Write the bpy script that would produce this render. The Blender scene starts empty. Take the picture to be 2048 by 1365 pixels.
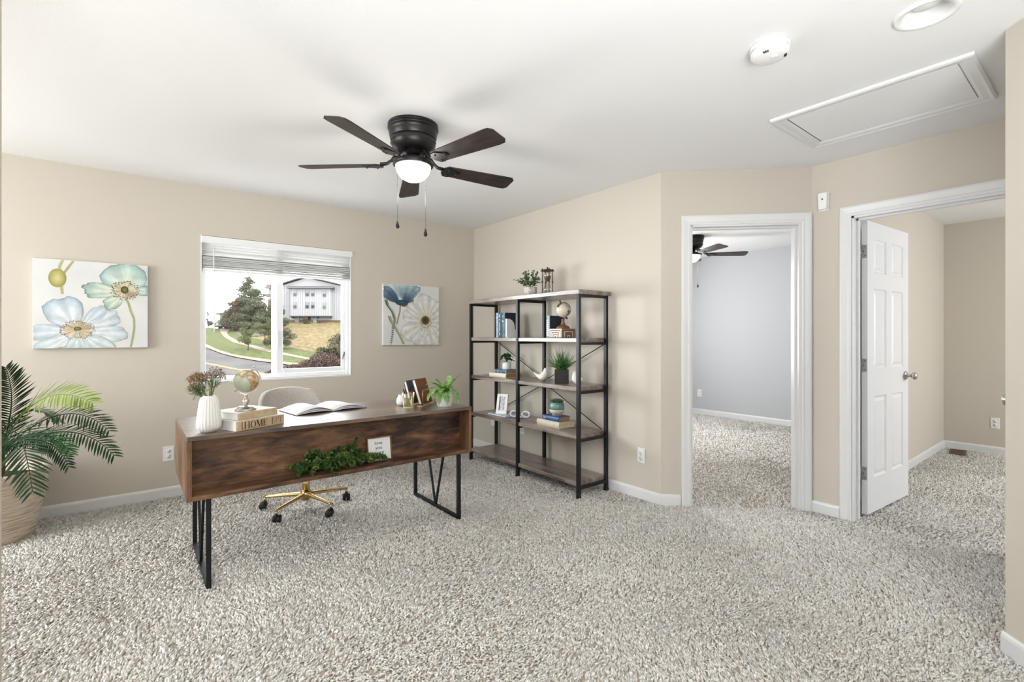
import bpy, math, random
import numpy as np
from math import sin, cos, pi, sqrt, atan2, radians
from mathutils import Vector, Matrix

# ------------------------------------------------------------------ camera, world, lights, exposure
SC = bpy.context.scene
COL = SC.collection
YAW = 0.6699
FW = Vector((sin(YAW), cos(YAW), 0)); RT = Vector((cos(YAW), -sin(YAW), 0))
cam_d = bpy.data.cameras.new('camera'); cam = bpy.data.objects.new('camera', cam_d); COL.objects.link(cam)
cam_d.sensor_width = 36.0; cam_d.lens = 36.0 * 967.3 / 2048; cam_d.shift_y = -(682.5 - 671.8) / 2048
cam_d.clip_start = 0.05; cam_d.clip_end = 500
cam.location = (0, 0, 1.243); cam.rotation_euler = (pi / 2, 0, -YAW)
SC.camera = cam
SC.view_settings.view_transform = 'Standard'; SC.view_settings.look = 'None'
SC.view_settings.gamma = 1.0; SC.view_settings.exposure = 0.26
SC.view_settings.use_curve_mapping = False
SC.cycles.use_denoising = True
SC.cycles.max_bounces = 6; SC.cycles.diffuse_bounces = 3; SC.cycles.glossy_bounces = 3; SC.cycles.transparent_max_bounces = 8
SC.cycles.adaptive_threshold = 0.08
SC.cycles.sample_clamp_indirect = 6.0
SC.cycles.caustics_reflective = False; SC.cycles.caustics_refractive = False

W = bpy.data.worlds.new('overcast_sky'); SC.world = W; W.use_nodes = True
bgn = W.node_tree.nodes['Background']; bgn.inputs[0].default_value = (0.97, 0.985, 1.0, 1); bgn.inputs[1].default_value = 6.5

def area(name, loc, target, sx, sy, power, color=(1, 1, 1), spread=180):
    l = bpy.data.lights.new(name, 'AREA'); l.shape = 'RECTANGLE'; l.size = sx; l.size_y = sy
    l.energy = power; l.color = color; l.spread = radians(spread)
    o = bpy.data.objects.new(name, l); COL.objects.link(o); o.location = loc
    o.rotation_euler = (Vector(target) - Vector(loc)).to_track_quat('-Z', 'Y').to_euler()
    return o
sun_d = bpy.data.lights.new('sun', 'SUN'); sun_d.energy = 4.0; sun_d.angle = radians(3); sun_d.color = (1.0, 0.96, 0.9)
sun = bpy.data.objects.new('sun', sun_d); COL.objects.link(sun)
sun.rotation_euler = Vector((-0.35, 0.75, -0.85)).to_track_quat('-Z', 'Y').to_euler()
# added fill lamps left of and behind the camera, for assumed daylight and flash
area('fill_left', (-2.9, 3.3, 1.45), (3.0, 3.1, 1.25), 1.7, 1.5, 96, (0.93, 0.965, 1.0))
area('fill_rear', (-1.4, -2.35, 1.5), (1.0, 2.2, 1.5), 2.2, 1.6, 46, (0.93, 0.965, 1.0))
area('fill_ceiling_bounce', (-0.2, -1.1, 0.95), (0.0, -0.7, 2.44), 1.8, 1.8, 118, (0.92, 0.96, 1.0), 150)  # added lamp aimed up, brightens the room by ceiling bounce
area('daylight_bedroom_window', (5.2, 4.42, 1.45), (5.9, 1.5, 1.0), 1.6, 1.3, 72, (0.96, 0.98, 1.0))
area('fill_far_room', (5.6, -1.85, 1.5), (5.7, 1.2, 1.1), 1.8, 1.4, 56, (0.93, 0.965, 1.0))  # added fill lamp for the far room, no window modelled here
# added lamps outside the visible window, strengthening its sky light on shelves and floor
area('window_daylight_boost', (0.35, 5.25, 1.40), (3.0, 3.0, 1.05), 1.5, 1.0, 25, (0.97, 0.985, 1.0), 85)
area('high_daylight_boost', (1.0, 6.6, 3.9), (1.1, 3.5, 0.2), 2.4, 1.4, 120, (0.97, 0.985, 1.0))
# sky portal in the visible window
pl = bpy.data.lights.new('window_portal', 'AREA'); pl.shape = 'RECTANGLE'; pl.size = 1.2; pl.size_y = 1.18
po = bpy.data.objects.new('window_portal', pl); COL.objects.link(po); po.location = (1.05, 4.72, 1.45)
po.rotation_euler = Vector((0, -1, 0)).to_track_quat('-Z', 'Y').to_euler(); pl.cycles.is_portal = True

# ------------------------------------------------------------------ helpers
def lin(c):
    c = c / 255.0
    return c / 12.92 if c <= 0.04045 else ((c + 0.055) / 1.055) ** 2.4
def rgb(t):
    return (lin(t[0]), lin(t[1]), lin(t[2]), 1.0)
MATS = {}
def mat(name, col, rough=0.5, metal=0.0, spec=0.5, bump=None, vary=None, emit=None, trans=0.0, coat=0.0, ior=None, sheen=0.0):
    """plain principled material; bump=(scale, strength, distance); vary=(scale, other colour, contrast)"""
    m = bpy.data.materials.new(name); m.use_nodes = True; MATS[name] = m
    nt = m.node_tree; b = nt.nodes['Principled BSDF']
    b.inputs['Base Color'].default_value = rgb(col); b.inputs['Roughness'].default_value = rough
    b.inputs['Metallic'].default_value = metal; b.inputs['Specular IOR Level'].default_value = spec
    b.inputs['Transmission Weight'].default_value = trans; b.inputs['Coat Weight'].default_value = coat
    b.inputs['Sheen Weight'].default_value = sheen
    if ior: b.inputs['IOR'].default_value = ior
    if emit:
        b.inputs['Emission Color'].default_value = rgb(emit[0]); b.inputs['Emission Strength'].default_value = emit[1]
    if bump or vary:
        tc = nt.nodes.new('ShaderNodeTexCoord')
    if bump:
        n = nt.nodes.new('ShaderNodeTexNoise'); n.inputs['Scale'].default_value = bump[0]; n.inputs['Detail'].default_value = 3
        nt.links.new(tc.outputs['Object'], n.inputs['Vector'])
        k = nt.nodes.new('ShaderNodeBump'); k.inputs['Strength'].default_value = bump[1]; k.inputs['Distance'].default_value = bump[2]
        nt.links.new(n.outputs[0], k.inputs['Height']); nt.links.new(k.outputs[0], b.inputs['Normal'])
    if vary:
        n = nt.nodes.new('ShaderNodeTexNoise'); n.inputs['Scale'].default_value = vary[0]; n.inputs['Detail'].default_value = 4
        nt.links.new(tc.outputs['Object'], n.inputs['Vector'])
        r = nt.nodes.new('ShaderNodeValToRGB'); c = vary[2] if len(vary) > 2 else 0.15
        r.color_ramp.elements[0].position = 0.5 - c; r.color_ramp.elements[1].position = 0.5 + c
        r.color_ramp.elements[0].color = rgb(col); r.color_ramp.elements[1].color = rgb(vary[1])
        nt.links.new(n.outputs[0], r.inputs[0]); nt.links.new(r.outputs[0], b.inputs['Base Color'])
    return m

def wood(name, cols, stretch, rough=0.4, scale=5.0, blotch=1.6, spec=0.5, coat=0.0):
    m = bpy.data.materials.new(name); m.use_nodes = True; MATS[name] = m
    nt = m.node_tree; N = nt.nodes; L = nt.links; b = N['Principled BSDF']
    tc = N.new('ShaderNodeTexCoord'); mp = N.new('ShaderNodeMapping'); mp.inputs['Scale'].default_value = stretch
    L.new(tc.outputs['Object'], mp.inputs['Vector'])
    n1 = N.new('ShaderNodeTexNoise'); n1.inputs['Scale'].default_value = scale; n1.inputs['Detail'].default_value = 9
    n1.inputs['Roughness'].default_value = 0.62; n1.inputs['Distortion'].default_value = 0.5; L.new(mp.outputs[0], n1.inputs['Vector'])
    n2 = N.new('ShaderNodeTexNoise'); n2.inputs['Scale'].default_value = blotch; n2.inputs['Detail'].default_value = 3
    n2.inputs['Distortion'].default_value = 0.9; L.new(mp.outputs[0], n2.inputs['Vector'])
    n3 = N.new('ShaderNodeTexNoise'); n3.inputs['Scale'].default_value = scale * 7; n3.inputs['Detail'].default_value = 3; L.new(mp.outputs[0], n3.inputs['Vector'])
    ad = N.new('ShaderNodeMath'); ad.operation = 'MULTIPLY_ADD'; ad.inputs[1].default_value = 0.55
    L.new(n1.outputs[0], ad.inputs[0])
    m2 = N.new('ShaderNodeMath'); m2.operation = 'MULTIPLY'; m2.inputs[1].default_value = 0.45; L.new(n2.outputs[0], m2.inputs[0]); L.new(m2.outputs[0], ad.inputs[2])
    r = N.new('ShaderNodeValToRGB'); e = r.color_ramp.elements
    e[0].position = 0.39; e[0].color = rgb(cols[0]); e[1].position = 0.61; e[1].color = rgb(cols[2])
    x = e.new(0.475); x.color = rgb(cols[1])
    L.new(ad.outputs[0], r.inputs[0])
    r3 = N.new('ShaderNodeValToRGB'); r3.color_ramp.elements[0].position = 0.3; r3.color_ramp.elements[0].color = (0.66, 0.66, 0.66, 1); r3.color_ramp.elements[1].position = 0.6
    L.new(n3.outputs[0], r3.inputs[0])
    mx = N.new('ShaderNodeMix'); mx.data_type = 'RGBA'; mx.blend_type = 'MULTIPLY'; mx.inputs[0].default_value = 0.8
    L.new(r.outputs[0], mx.inputs[6]); L.new(r3.outputs[0], mx.inputs[7]); L.new(mx.outputs[2], b.inputs['Base Color'])
    b.inputs['Roughness'].default_value = rough; b.inputs['Specular IOR Level'].default_value = spec
    b.inputs['Coat Weight'].default_value = coat; b.inputs['Coat Roughness'].default_value = 0.4
    bp = N.new('ShaderNodeBump'); bp.inputs['Strength'].default_value = 0.12; bp.inputs['Distance'].default_value = 0.002
    L.new(n3.outputs[0], bp.inputs['Height']); L.new(bp.outputs[0], b.inputs['Normal'])
    return m

def vcol_mat(name, rough=0.8):
    m = bpy.data.materials.new(name); m.use_nodes = True; MATS[name] = m
    nt = m.node_tree; b = nt.nodes['Principled BSDF']; b.inputs['Roughness'].default_value = rough; b.inputs['Specular IOR Level'].default_value = 0.2
    a = nt.nodes.new('ShaderNodeVertexColor'); a.layer_name = 'print'
    tc = nt.nodes.new('ShaderNodeTexCoord'); n = nt.nodes.new('ShaderNodeTexNoise'); n.inputs['Scale'].default_value = 22; n.inputs['Detail'].default_value = 5
    nt.links.new(tc.outputs['Object'], n.inputs['Vector'])
    r = nt.nodes.new('ShaderNodeValToRGB'); r.color_ramp.elements[0].position = 0.3; r.color_ramp.elements[0].color = (0.8, 0.84, 0.87, 1); r.color_ramp.elements[1].position = 0.62; r.color_ramp.elements[1].color = (1, 1, 1, 1)
    nt.links.new(n.outputs[0], r.inputs[0])
    x = nt.nodes.new('ShaderNodeMix'); x.data_type = 'RGBA'; x.blend_type = 'MULTIPLY'; x.inputs[0].default_value = 1.0
    nt.links.new(a.outputs[0], x.inputs[6]); nt.links.new(r.outputs[0], x.inputs[7]); nt.links.new(x.outputs[2], b.inputs['Base Color'])
    return m

def leaf_mat(name, c1, c2, rough=0.5, c3=None):
    """leaf colour varies from leaf to leaf, with some light let through"""
    m = bpy.data.materials.new(name); m.use_nodes = True; MATS[name] = m
    nt = m.node_tree; b = nt.nodes['Principled BSDF']; b.inputs['Roughness'].default_value = rough; b.inputs['Specular IOR Level'].default_value = 0.35
    g = nt.nodes.new('ShaderNodeNewGeometry'); r = nt.nodes.new('ShaderNodeValToRGB')
    r.color_ramp.elements[0].color = rgb(c1); r.color_ramp.elements[1].color = rgb(c2); r.color_ramp.elements[1].position = 0.85
    if c3: x = r.color_ramp.elements.new(1.0); x.color = rgb(c3)
    nt.links.new(g.outputs['Random Per Island'], r.inputs[0]); nt.links.new(r.outputs[0], b.inputs['Base Color'])
    return m

class MB:
    """collects vertices and faces of one mesh"""
    def __init__(s): s.v = []; s.f = []; s.sm = []; s.c = None
    def add(s, vs, fs, smooth=False):
        o = len(s.v); s.v += [tuple(p) for p in vs]; s.f += [tuple(i + o for i in q) for q in fs]; s.sm += [smooth] * len(fs); return s
    def box(s, x0, x1, y0, y1, z0, z1, M=None):
        P = [(x, y, z) for z in (z0, z1) for y in (y0, y1) for x in (x0, x1)]
        if M: P = [M @ Vector(p) for p in P]
        return s.add(P, [(0, 2, 3, 1), (4, 5, 7, 6), (0, 1, 5, 4), (2, 6, 7, 3), (0, 4, 6, 2), (1, 3, 7, 5)])
    def bevbox(s, x0, x1, y0, y1, z0, z1, b=0.003, M=None):
        # box with chamfered edges
        X = (x0, x1); Y = (y0, y1); Z = (z0, z1); P = []; idx = {}
        for i in (0, 1):
            for j in (0, 1):
                for k in (0, 1):
                    sx, sy, sz = 1 - 2 * i, 1 - 2 * j, 1 - 2 * k
                    idx[i, j, k, 0] = len(P); P.append((X[i], Y[j] + sy * b, Z[k] + sz * b))
                    idx[i, j, k, 1] = len(P); P.append((X[i] + sx * b, Y[j], Z[k] + sz * b))
                    idx[i, j, k, 2] = len(P); P.append((X[i] + sx * b, Y[j] + sy * b, Z[k]))
        F = []
        for a in (0, 1):
            F.append((idx[a, 0, 0, 0], idx[a, 1, 0, 0], idx[a, 1, 1, 0], idx[a, 0, 1, 0]))
            F.append((idx[0, a, 0, 1], idx[1, a, 0, 1], idx[1, a, 1, 1], idx[0, a, 1, 1]))
            F.append((idx[0, 0, a, 2], idx[1, 0, a, 2], idx[1, 1, a, 2], idx[0, 1, a, 2]))
        for a in (0, 1):
            for c in (0, 1):
                F.append((idx[a, c, 0, 0], idx[a, c, 1, 0], idx[a, c, 1, 1], idx[a, c, 0, 1]))
                F.append((idx[a, 0, c, 0], idx[a, 1, c, 0], idx[a, 1, c, 2], idx[a, 0, c, 2]))
                F.append((idx[0, a, c, 1], idx[1, a, c, 1], idx[1, a, c, 2], idx[0, a, c, 2]))
        for q in [(i, j, k) for i in (0, 1) for j in (0, 1) for k in (0, 1)]:
            F.append((idx[q + (0,)], idx[q + (1,)], idx[q + (2,)]))
        if M: P = [M @ Vector(p) for p in P]
        return s.add(P, F)
    def tube(s, pts, rad, n=8, caps=True, smooth=True, sq=None):
        pts = [Vector(p) for p in pts]; rad = rad if isinstance(rad, (list, tuple)) else [rad] * len(pts)
        vs = []; up = None
        for i, p in enumerate(pts):
            t = (pts[min(i + 1, len(pts) - 1)] - pts[max(i - 1, 0)]).normalized()
            if up is None: up = Vector((0, 0, 1)) if abs(t.z) < 0.9 else Vector((1, 0, 0))
            a = t.cross(up).normalized(); bvec = a.cross(t).normalized(); up = bvec
            for k in range(n):
                an = 2 * pi * k / n + (pi / 4 if n == 4 else 0)
                vs.append(p + (a * cos(an) + bvec * sin(an)) * rad[i])
        fs = []
        for i in range(len(pts) - 1):
            for k in range(n):
                fs.append((i * n + k, i * n + (k + 1) % n, (i + 1) * n + (k + 1) % n, (i + 1) * n + k))
        s.add(vs, fs, smooth and n > 4)
        if caps:
            o = len(s.v) - len(vs)
            s.f.append(tuple(o + k for k in range(n))[::-1]); s.sm.append(False)
            s.f.append(tuple(o + (len(pts) - 1) * n + k for k in range(n))); s.sm.append(False)
        return s
    def bar(s, p0, p1, w, h=None):
        """square bar between two points"""
        h = h or w; p0 = Vector(p0); p1 = Vector(p1); t = (p1 - p0).normalized()
        up = Vector((0, 0, 1)) if abs(t.z) < 0.9 else Vector((0, 1, 0))
        a = t.cross(up).normalized() * w / 2; b = a.cross(t).normalized() * h / 2
        vs = [q + x for q in (p0, p1) for x in (a + b, b - a, -a - b, a - b)]
        return s.add(vs, [(0, 1, 2, 3), (7, 6, 5, 4)] + [(k, k + 4, (k + 1) % 4 + 4, (k + 1) % 4) for k in range(4)])
    def lathe(s, prof, n=28, c=(0, 0, 0), smooth=True, flute=None, M=None, caps=True):
        vs = []; m = len(prof)
        for j, (r, z) in enumerate(prof):
            for k in range(n):
                a = 2 * pi * k / n; rr = r * (1 + (flute(k, z) if flute else 0))
                p = Vector((rr * cos(a), rr * sin(a), z)); p = M @ p if M else p
                vs.append(p + Vector(c))
        fs = [(j * n + k, j * n + (k + 1) % n, (j + 1) * n + (k + 1) % n, (j + 1) * n + k) for j in range(m - 1) for k in range(n)]
        s.add(vs, fs, smooth)
        o = len(s.v) - len(vs)
        if caps and prof[0][0] > 1e-4: s.f.append(tuple(o + k for k in range(n))[::-1]); s.sm.append(False)
        if caps and prof[-1][0] > 1e-4: s.f.append(tuple(o + (m - 1) * n + k for k in range(n))); s.sm.append(False)
        return s
    def ball(s, c, r, n=20, m=12, M=None, sc=(1, 1, 1)):
        prof = [(max(1e-5, r * sin(pi * j / m)), -r * cos(pi * j / m)) for j in range(m + 1)]
        vs = []
        for rr, z in prof:
            for k in range(n):
                a = 2 * pi * k / n; p = Vector((rr * cos(a) * sc[0], rr * sin(a) * sc[1], z * sc[2])); p = M @ p if M else p
                vs.append(p + Vector(c))
        return s.add(vs, [(j * n + k, j * n + (k + 1) % n, (j + 1) * n + (k + 1) % n, (j + 1) * n + k) for j in range(m) for k in range(n)], True)
    def prism(s, poly, d0, d1, fn):
        """extrude polygon (a,b) between d0 and d1; fn(a,b,d) gives the point"""
        n = len(poly); vs = [fn(a, b, d0) for a, b in poly] + [fn(a, b, d1) for a, b in poly]
        return s.add(vs, [tuple(range(n))[::-1], tuple(range(n, 2 * n))] + [(k, (k + 1) % n, (k + 1) % n + n, k + n) for k in range(n)])
    def leaf(s, base, tip, width, nrm, fold=0.15, droop=0.0, segs=3, shape=None):
        base = Vector(base); tip = Vector(tip); t = tip - base; Lg = t.length
        if Lg < 1e-6: return s
        t.normalize(); nrm = Vector(nrm); a = t.cross(nrm)
        if a.length < 1e-4: a = t.cross(Vector((0.3, 0.5, 0.8)))
        a.normalize(); nn = a.cross(t)
        vs = []; fs = []
        for i in range(segs + 1):
            u = i / segs; w = width * 0.5 * (shape(u) if shape else sin(pi * min(1, 0.08 + u * 0.92)) ** 0.8 if u < 1 else 0.02)
            c = base + t * (Lg * u) + Vector((0, 0, -droop * Lg * u * u))
            vs += [c - a * w + nn * fold * w, c, c + a * w + nn * fold * w]
        for i in range(segs):
            o = 3 * i; fs += [(o, o + 1, o + 4, o + 3), (o + 1, o + 2, o + 5, o + 4)]
        return s.add(vs, fs, True)
    def build(s, name, m, parent=None, loc=None, colors=None):
        me = bpy.data.meshes.new(name); me.from_pydata(s.v, [], s.f); me.update()
        me.polygons.foreach_set('use_smooth', s.sm)
        if m: me.materials.append(MATS[m] if isinstance(m, str) else m)
        if colors is not None:
            a = me.color_attributes.new('print', 'FLOAT_COLOR', 'POINT')
            for i, c in enumerate(colors): a.data[i].color = c
        o = bpy.data.objects.new(name, me); COL.objects.link(o)
        if parent: o.parent = parent
        if loc: o.location = loc
        return o

def thing(name, label, cat, loc=(0, 0, 0), rotz=0.0, group=None):
    o = bpy.data.objects.new(name, None); o.empty_display_size = 0.05; COL.objects.link(o); o.location = loc; o.rotation_euler = (0, 0, rotz)
    return tag(o, label, cat, group)
def tag(o, label, cat, group=None):
    o['label'] = label; o['category'] = cat
    if group: o['group'] = group
    return o
def struct(o, label=None):
    o['kind'] = 'structure'
    if label: o['label'] = label
    return o
def sroot(name, label=None, loc=(0, 0, 0), rotz=0.0):
    o = bpy.data.objects.new(name, None); o.empty_display_size = 0.05; COL.objects.link(o); o.location = loc; o.rotation_euler = (0, 0, rotz)
    return struct(o, label)
def kid(src, parent, loc=(0, 0, 0), rot=(0, 0, 0), name=None):
    c = src.copy(); COL.objects.link(c); c.parent = parent; c.location = loc; c.rotation_euler = rot
    return c
def RZ(a): return Matrix.Rotation(a, 4, 'Z')
def RX(a): return Matrix.Rotation(a, 4, 'X')
def RY(a): return Matrix.Rotation(a, 4, 'Y')
def TR(*p): return Matrix.Translation(Vector(p))
rnd = random.Random(5)

# ------------------------------------------------------------------ materials
mat('wall_paint', (205, 197, 184), 0.75, bump=(260, 0.10, 0.002), spec=0.25)
mat('bedroom_paint', (190, 192, 194), 0.75, bump=(260, 0.10, 0.002), spec=0.25)
mat('ceiling_paint', (240, 240, 239), 0.85, bump=(150, 0.14, 0.003), spec=0.2)
mat('trim_white', (226, 226, 225), 0.35, spec=0.45)
mat('vinyl_white', (244, 246, 248), 0.35)
mat('blind_white', (238, 239, 238), 0.45)
def slat_mat():
    m = mat('slat_white', (240, 240, 238), 0.5); nt = m.node_tree; b = nt.nodes['Principled BSDF']; o = nt.nodes['Material Output']
    tr = nt.nodes.new('ShaderNodeBsdfTranslucent'); tr.inputs[0].default_value = (0.9, 0.9, 0.9, 1); mx = nt.nodes.new('ShaderNodeMixShader'); mx.inputs[0].default_value = 0.3
    nt.links.new(b.outputs[0], mx.inputs[1]); nt.links.new(tr.outputs[0], mx.inputs[2]); nt.links.new(mx.outputs[0], o.inputs[0])
slat_mat()
mat('white_plastic', (240, 240, 237), 0.35)
mat('slot_dark', (40, 38, 36), 0.6)
mat('black_metal', (26, 27, 31), 0.42, metal=0.3, bump=(400, 0.05, 0.001))
mat('matt_black', (30, 27, 26), 0.45)
mat('fan_black', (24, 22, 22), 0.38, metal=0.2)
wood('fan_blade_wood', ((26, 19, 17), (44, 34, 31), (66, 54, 50)), (2, 9, 9), 0.5, 4)
mat('brushed_nickel', (190, 188, 184), 0.28, metal=1.0)
mat('dark_nickel', (120, 116, 112), 0.3, metal=1.0)
mat('zinc', (175, 176, 178), 0.4, metal=0.9)
mat('gold_metal', (208, 180, 126), 0.24, metal=1.0)
mat('champagne_wire', (222, 186, 140), 0.3, metal=0.9)
wood('desk_wood', ((42, 29, 22), (96, 66, 47), (152, 113, 79)), (1.7, 7.5, 7.5), 0.42, 2.8, 1.0, spec=0.5)
wood('desk_top_wood', ((40, 28, 23), (84, 60, 46), (134, 100, 72)), (1.5, 9, 9), 0.36, 2.6, 0.9, spec=0.9, coat=1.0)
wood('desk_wood_end', ((56, 38, 27), (100, 71, 50), (146, 110, 78)), (7, 7, 1.2), 0.36, 3.0, 1.2)
wood('shelf_wood', ((78, 65, 58), (124, 110, 101), (166, 152, 141)), (7, 1.2, 7), 0.30, 3.2, 1.2, spec=0.8, coat=0.6)
mat('rubber_black', (22, 22, 24), 0.5)
mat('paper_white', (240, 240, 240), 0.7)
mat('paper_cream', (226, 212, 188), 0.8, vary=(60, (205, 186, 156)))
mat('paper_tan', (176, 142, 98), 0.85, vary=(90, (150, 116, 76)))
mat('ceramic_white', (236, 235, 231), 0.3, spec=0.5)
mat('soil', (46, 36, 28), 0.95, bump=(90, 0.8, 0.01))
mat('glow_glass', (255, 250, 240), 0.3, emit=((255, 240, 214), 0.85))
mat('carpet_base', (180, 167, 153), 0.95, spec=0.05, vary=(80, (158, 144, 130)))  # browner than the yarn: shade between the tufts is put into this colour

# clear window glass
def glass_mat(name, tint=(1, 1, 1), refl=0.06, rough=0.0):
    m = bpy.data.materials.new(name); m.use_nodes = True; MATS[name] = m
    nt = m.node_tree; nt.nodes.clear(); o = nt.nodes.new('ShaderNodeOutputMaterial'); mx = nt.nodes.new('ShaderNodeMixShader')
    t = nt.nodes.new('ShaderNodeBsdfTransparent'); t.inputs[0].default_value = (*tint, 1); g = nt.nodes.new('ShaderNodeBsdfGlossy'); g.inputs['Roughness'].default_value = rough
    fr = nt.nodes.new('ShaderNodeLayerWeight'); fr.inputs[0].default_value = 0.25
    ml = nt.nodes.new('ShaderNodeMath'); ml.operation = 'MULTIPLY_ADD'; ml.inputs[1].default_value = 0.35; ml.inputs[2].default_value = refl
    nt.links.new(fr.outputs[0], ml.inputs[0]); nt.links.new(ml.outputs[0], mx.inputs[0])
    nt.links.new(t.outputs[0], mx.inputs[1]); nt.links.new(g.outputs[0], mx.inputs[2]); nt.links.new(mx.outputs[0], o.inputs[0])
glass_mat('window_glass', (0.97, 0.98, 0.98), 0.02)
glass_mat('amber_glass', (0.97, 0.955, 0.84), 0.10, 0.03)
glass_mat('clear_glass', (0.93, 0.92, 0.89), 0.10, 0.02)

# ------------------------------------------------------------------ room shell
H = 2.44; H2 = 2.475
def wall_seg(name, p0, p1, th, z1, m, ops=(), z0=0.0, ext0=0.0, ext1=0.0, label=None):
    """wall from p0 to p1; its room face is the line p0-p1, thickness goes to the left of p0->p1 (th<0: right). ops: (s0,s1,z0,z1)"""
    d = Vector((p1[0] - p0[0], p1[1] - p0[1], 0)); Lg = d.length; d.normalize(); nn = Vector((-d.y, d.x, 0))
    M = Matrix(((d.x, nn.x, 0, p0[0]), (d.y, nn.y, 0, p0[1]), (0, 0, 1, 0), (0, 0, 0, 1)))
    b = MB(); y0, y1 = sorted((0, th)); cur = -ext0
    for s0, s1, a, c in sorted(ops):
        b.box(cur, s0, y0, y1, z0, z1, M)
        if a > z0: b.box(s0, s1, y0, y1, z0, a, M)
        if c < z1: b.box(s0, s1, y0, y1, c, z1, M)
        cur = s1
    b.box(cur, Lg + ext1, y0, y1, z0, z1, M)
    return struct(b.build(name, m), label), M
YW = 4.548; XS = 3.055; XD = 3.79; NY = 0.285
wall_seg('wall_window', (-3.0, YW), (XS, YW), 0.14, 2.6, 'wall_paint', [(3.446, 4.653, 0.862, 2.045)], ext0=0.14, ext1=0.12, label='beige wall around the window')
wall_seg('wall_shelf', (XS, YW), (XS, 2.10), 0.12, 2.6, 'wall_paint', label='beige wall behind the open shelving')
_, MD1 = wall_seg('wall_angled', (XS, 2.10), (XD, 1.364), 0.12, 2.6, 'wall_paint', [(0.206, 0.968, 0, 2.05)], label='beige angled wall with the bedroom doorway')
_, MD2 = wall_seg('wall_doorway', (XD, 1.364), (XD, NY), 0.12, 2.6, 'wall_paint', [(0.236, 1.004, 0, 2.045)], label='beige wall with the open six-panel door')
_, MNK = wall_seg('wall_nook', (XD, NY), (2.69, NY), 0.11, 2.6, 'wall_paint', [(0.05, 0.62, 0, 2.04)], ext0=0.12, label='short wall of the nook hidden behind the near corner')
wall_seg('wall_near', (2.69, NY), (-0.095, -2.5), 0.12, 2.6, 'wall_paint', label='near beige wall at the right edge')
wall_seg('wall_rear', (-0.095, -2.5), (-3.0, -2.5), 0.12, 2.6, 'wall_paint', ext0=0.2, ext1=0.12, label='wall behind the camera')
wall_seg('wall_left', (-3.0, -2.5), (-3.0, YW), 0.12, 2.6, 'wall_paint', label='left wall out of view')
pb = MB(); pb.box(-3.0, -0.268, 1.75, 1.869, 0, 2.6)
struct(pb.build('wall_partition', 'wall_paint'), 'end of a partition wall at the left edge')
# bullnose on the near right corner
# bedroom and far room
wall_seg('wall_bedroom_window', (XS + 0.12, YW), (7.1, YW), 0.14, 2.7, 'bedroom_paint', ext1=0.12)
wall_seg('wall_bedroom_far', (7.1, YW), (7.1, 1.355), 0.12, 2.7, 'bedroom_paint', label='pale grey bedroom wall seen through the doorway')
wall_seg('wall_bedroom_side', (7.1, 1.355), (XD + 0.13, 1.355), 0.06, 2.7, 'bedroom_paint')
wall_seg('wall_far_room_side', (XD + 0.12, 1.235), (7.1, 1.235), 0.06, 2.7, 'wall_paint', label='beige side wall behind the open door')
wall_seg('wall_far_room_end', (7.1, 1.235), (7.1, -2.0), 0.12, 2.7, 'wall_paint', ext0=0.12, label='beige end wall of the far room')
wall_seg('wall_far_room_rear', (7.1, -2.0), (XD + 0.12, -2.0), 0.12, 2.7, 'wall_paint', ext0=0.12, ext1=0.2)
wall_seg('wall_far_room_near', (XD + 0.12, -2.0), (XD + 0.12, NY - 0.11), 0.12, 2.7, 'wall_paint')
wall_seg('wall_closet', (2.9, -0.7), (XD, -0.7), -0.1, 2.6, 'wall_paint')

cb = MB(); main_poly = [(-3.15, 4.7), (XS + 0.12, 4.7), (XS + 0.12, 2.15), (XD + 0.06, 1.41), (XD + 0.06, -0.9), (1.4, -0.9), (-0.1, -2.65), (-3.15, -2.65)]
cb.prism(main_poly, H, H + 0.15, lambda a, b, d: (a, b, d)); struct(cb.build('ceiling', 'ceiling_paint'), 'white textured ceiling')
cb = MB(); cb.prism([(XS + 0.12, 4.7), (7.25, 4.7), (7.25, 1.30), (XD + 0.12, 1.30), (XD + 0.06, 1.41), (XS + 0.12, 2.15)], H2, H2 + 0.12, lambda a, b, d: (a, b, d))
struct(cb.build('ceiling_bedroom', 'ceiling_paint'))
cb = MB(); cb.box(XD + 0.06, 7.25, -2.15, 1.30, H2, H2 + 0.12); struct(cb.build('ceiling_far_room', 'ceiling_paint'))
fb = MB(); fb.box(-3.15, 7.25, -2.65, 4.7, -0.15, -0.004); struct(fb.build('floor', 'carpet_base'), 'carpeted floor')

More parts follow.
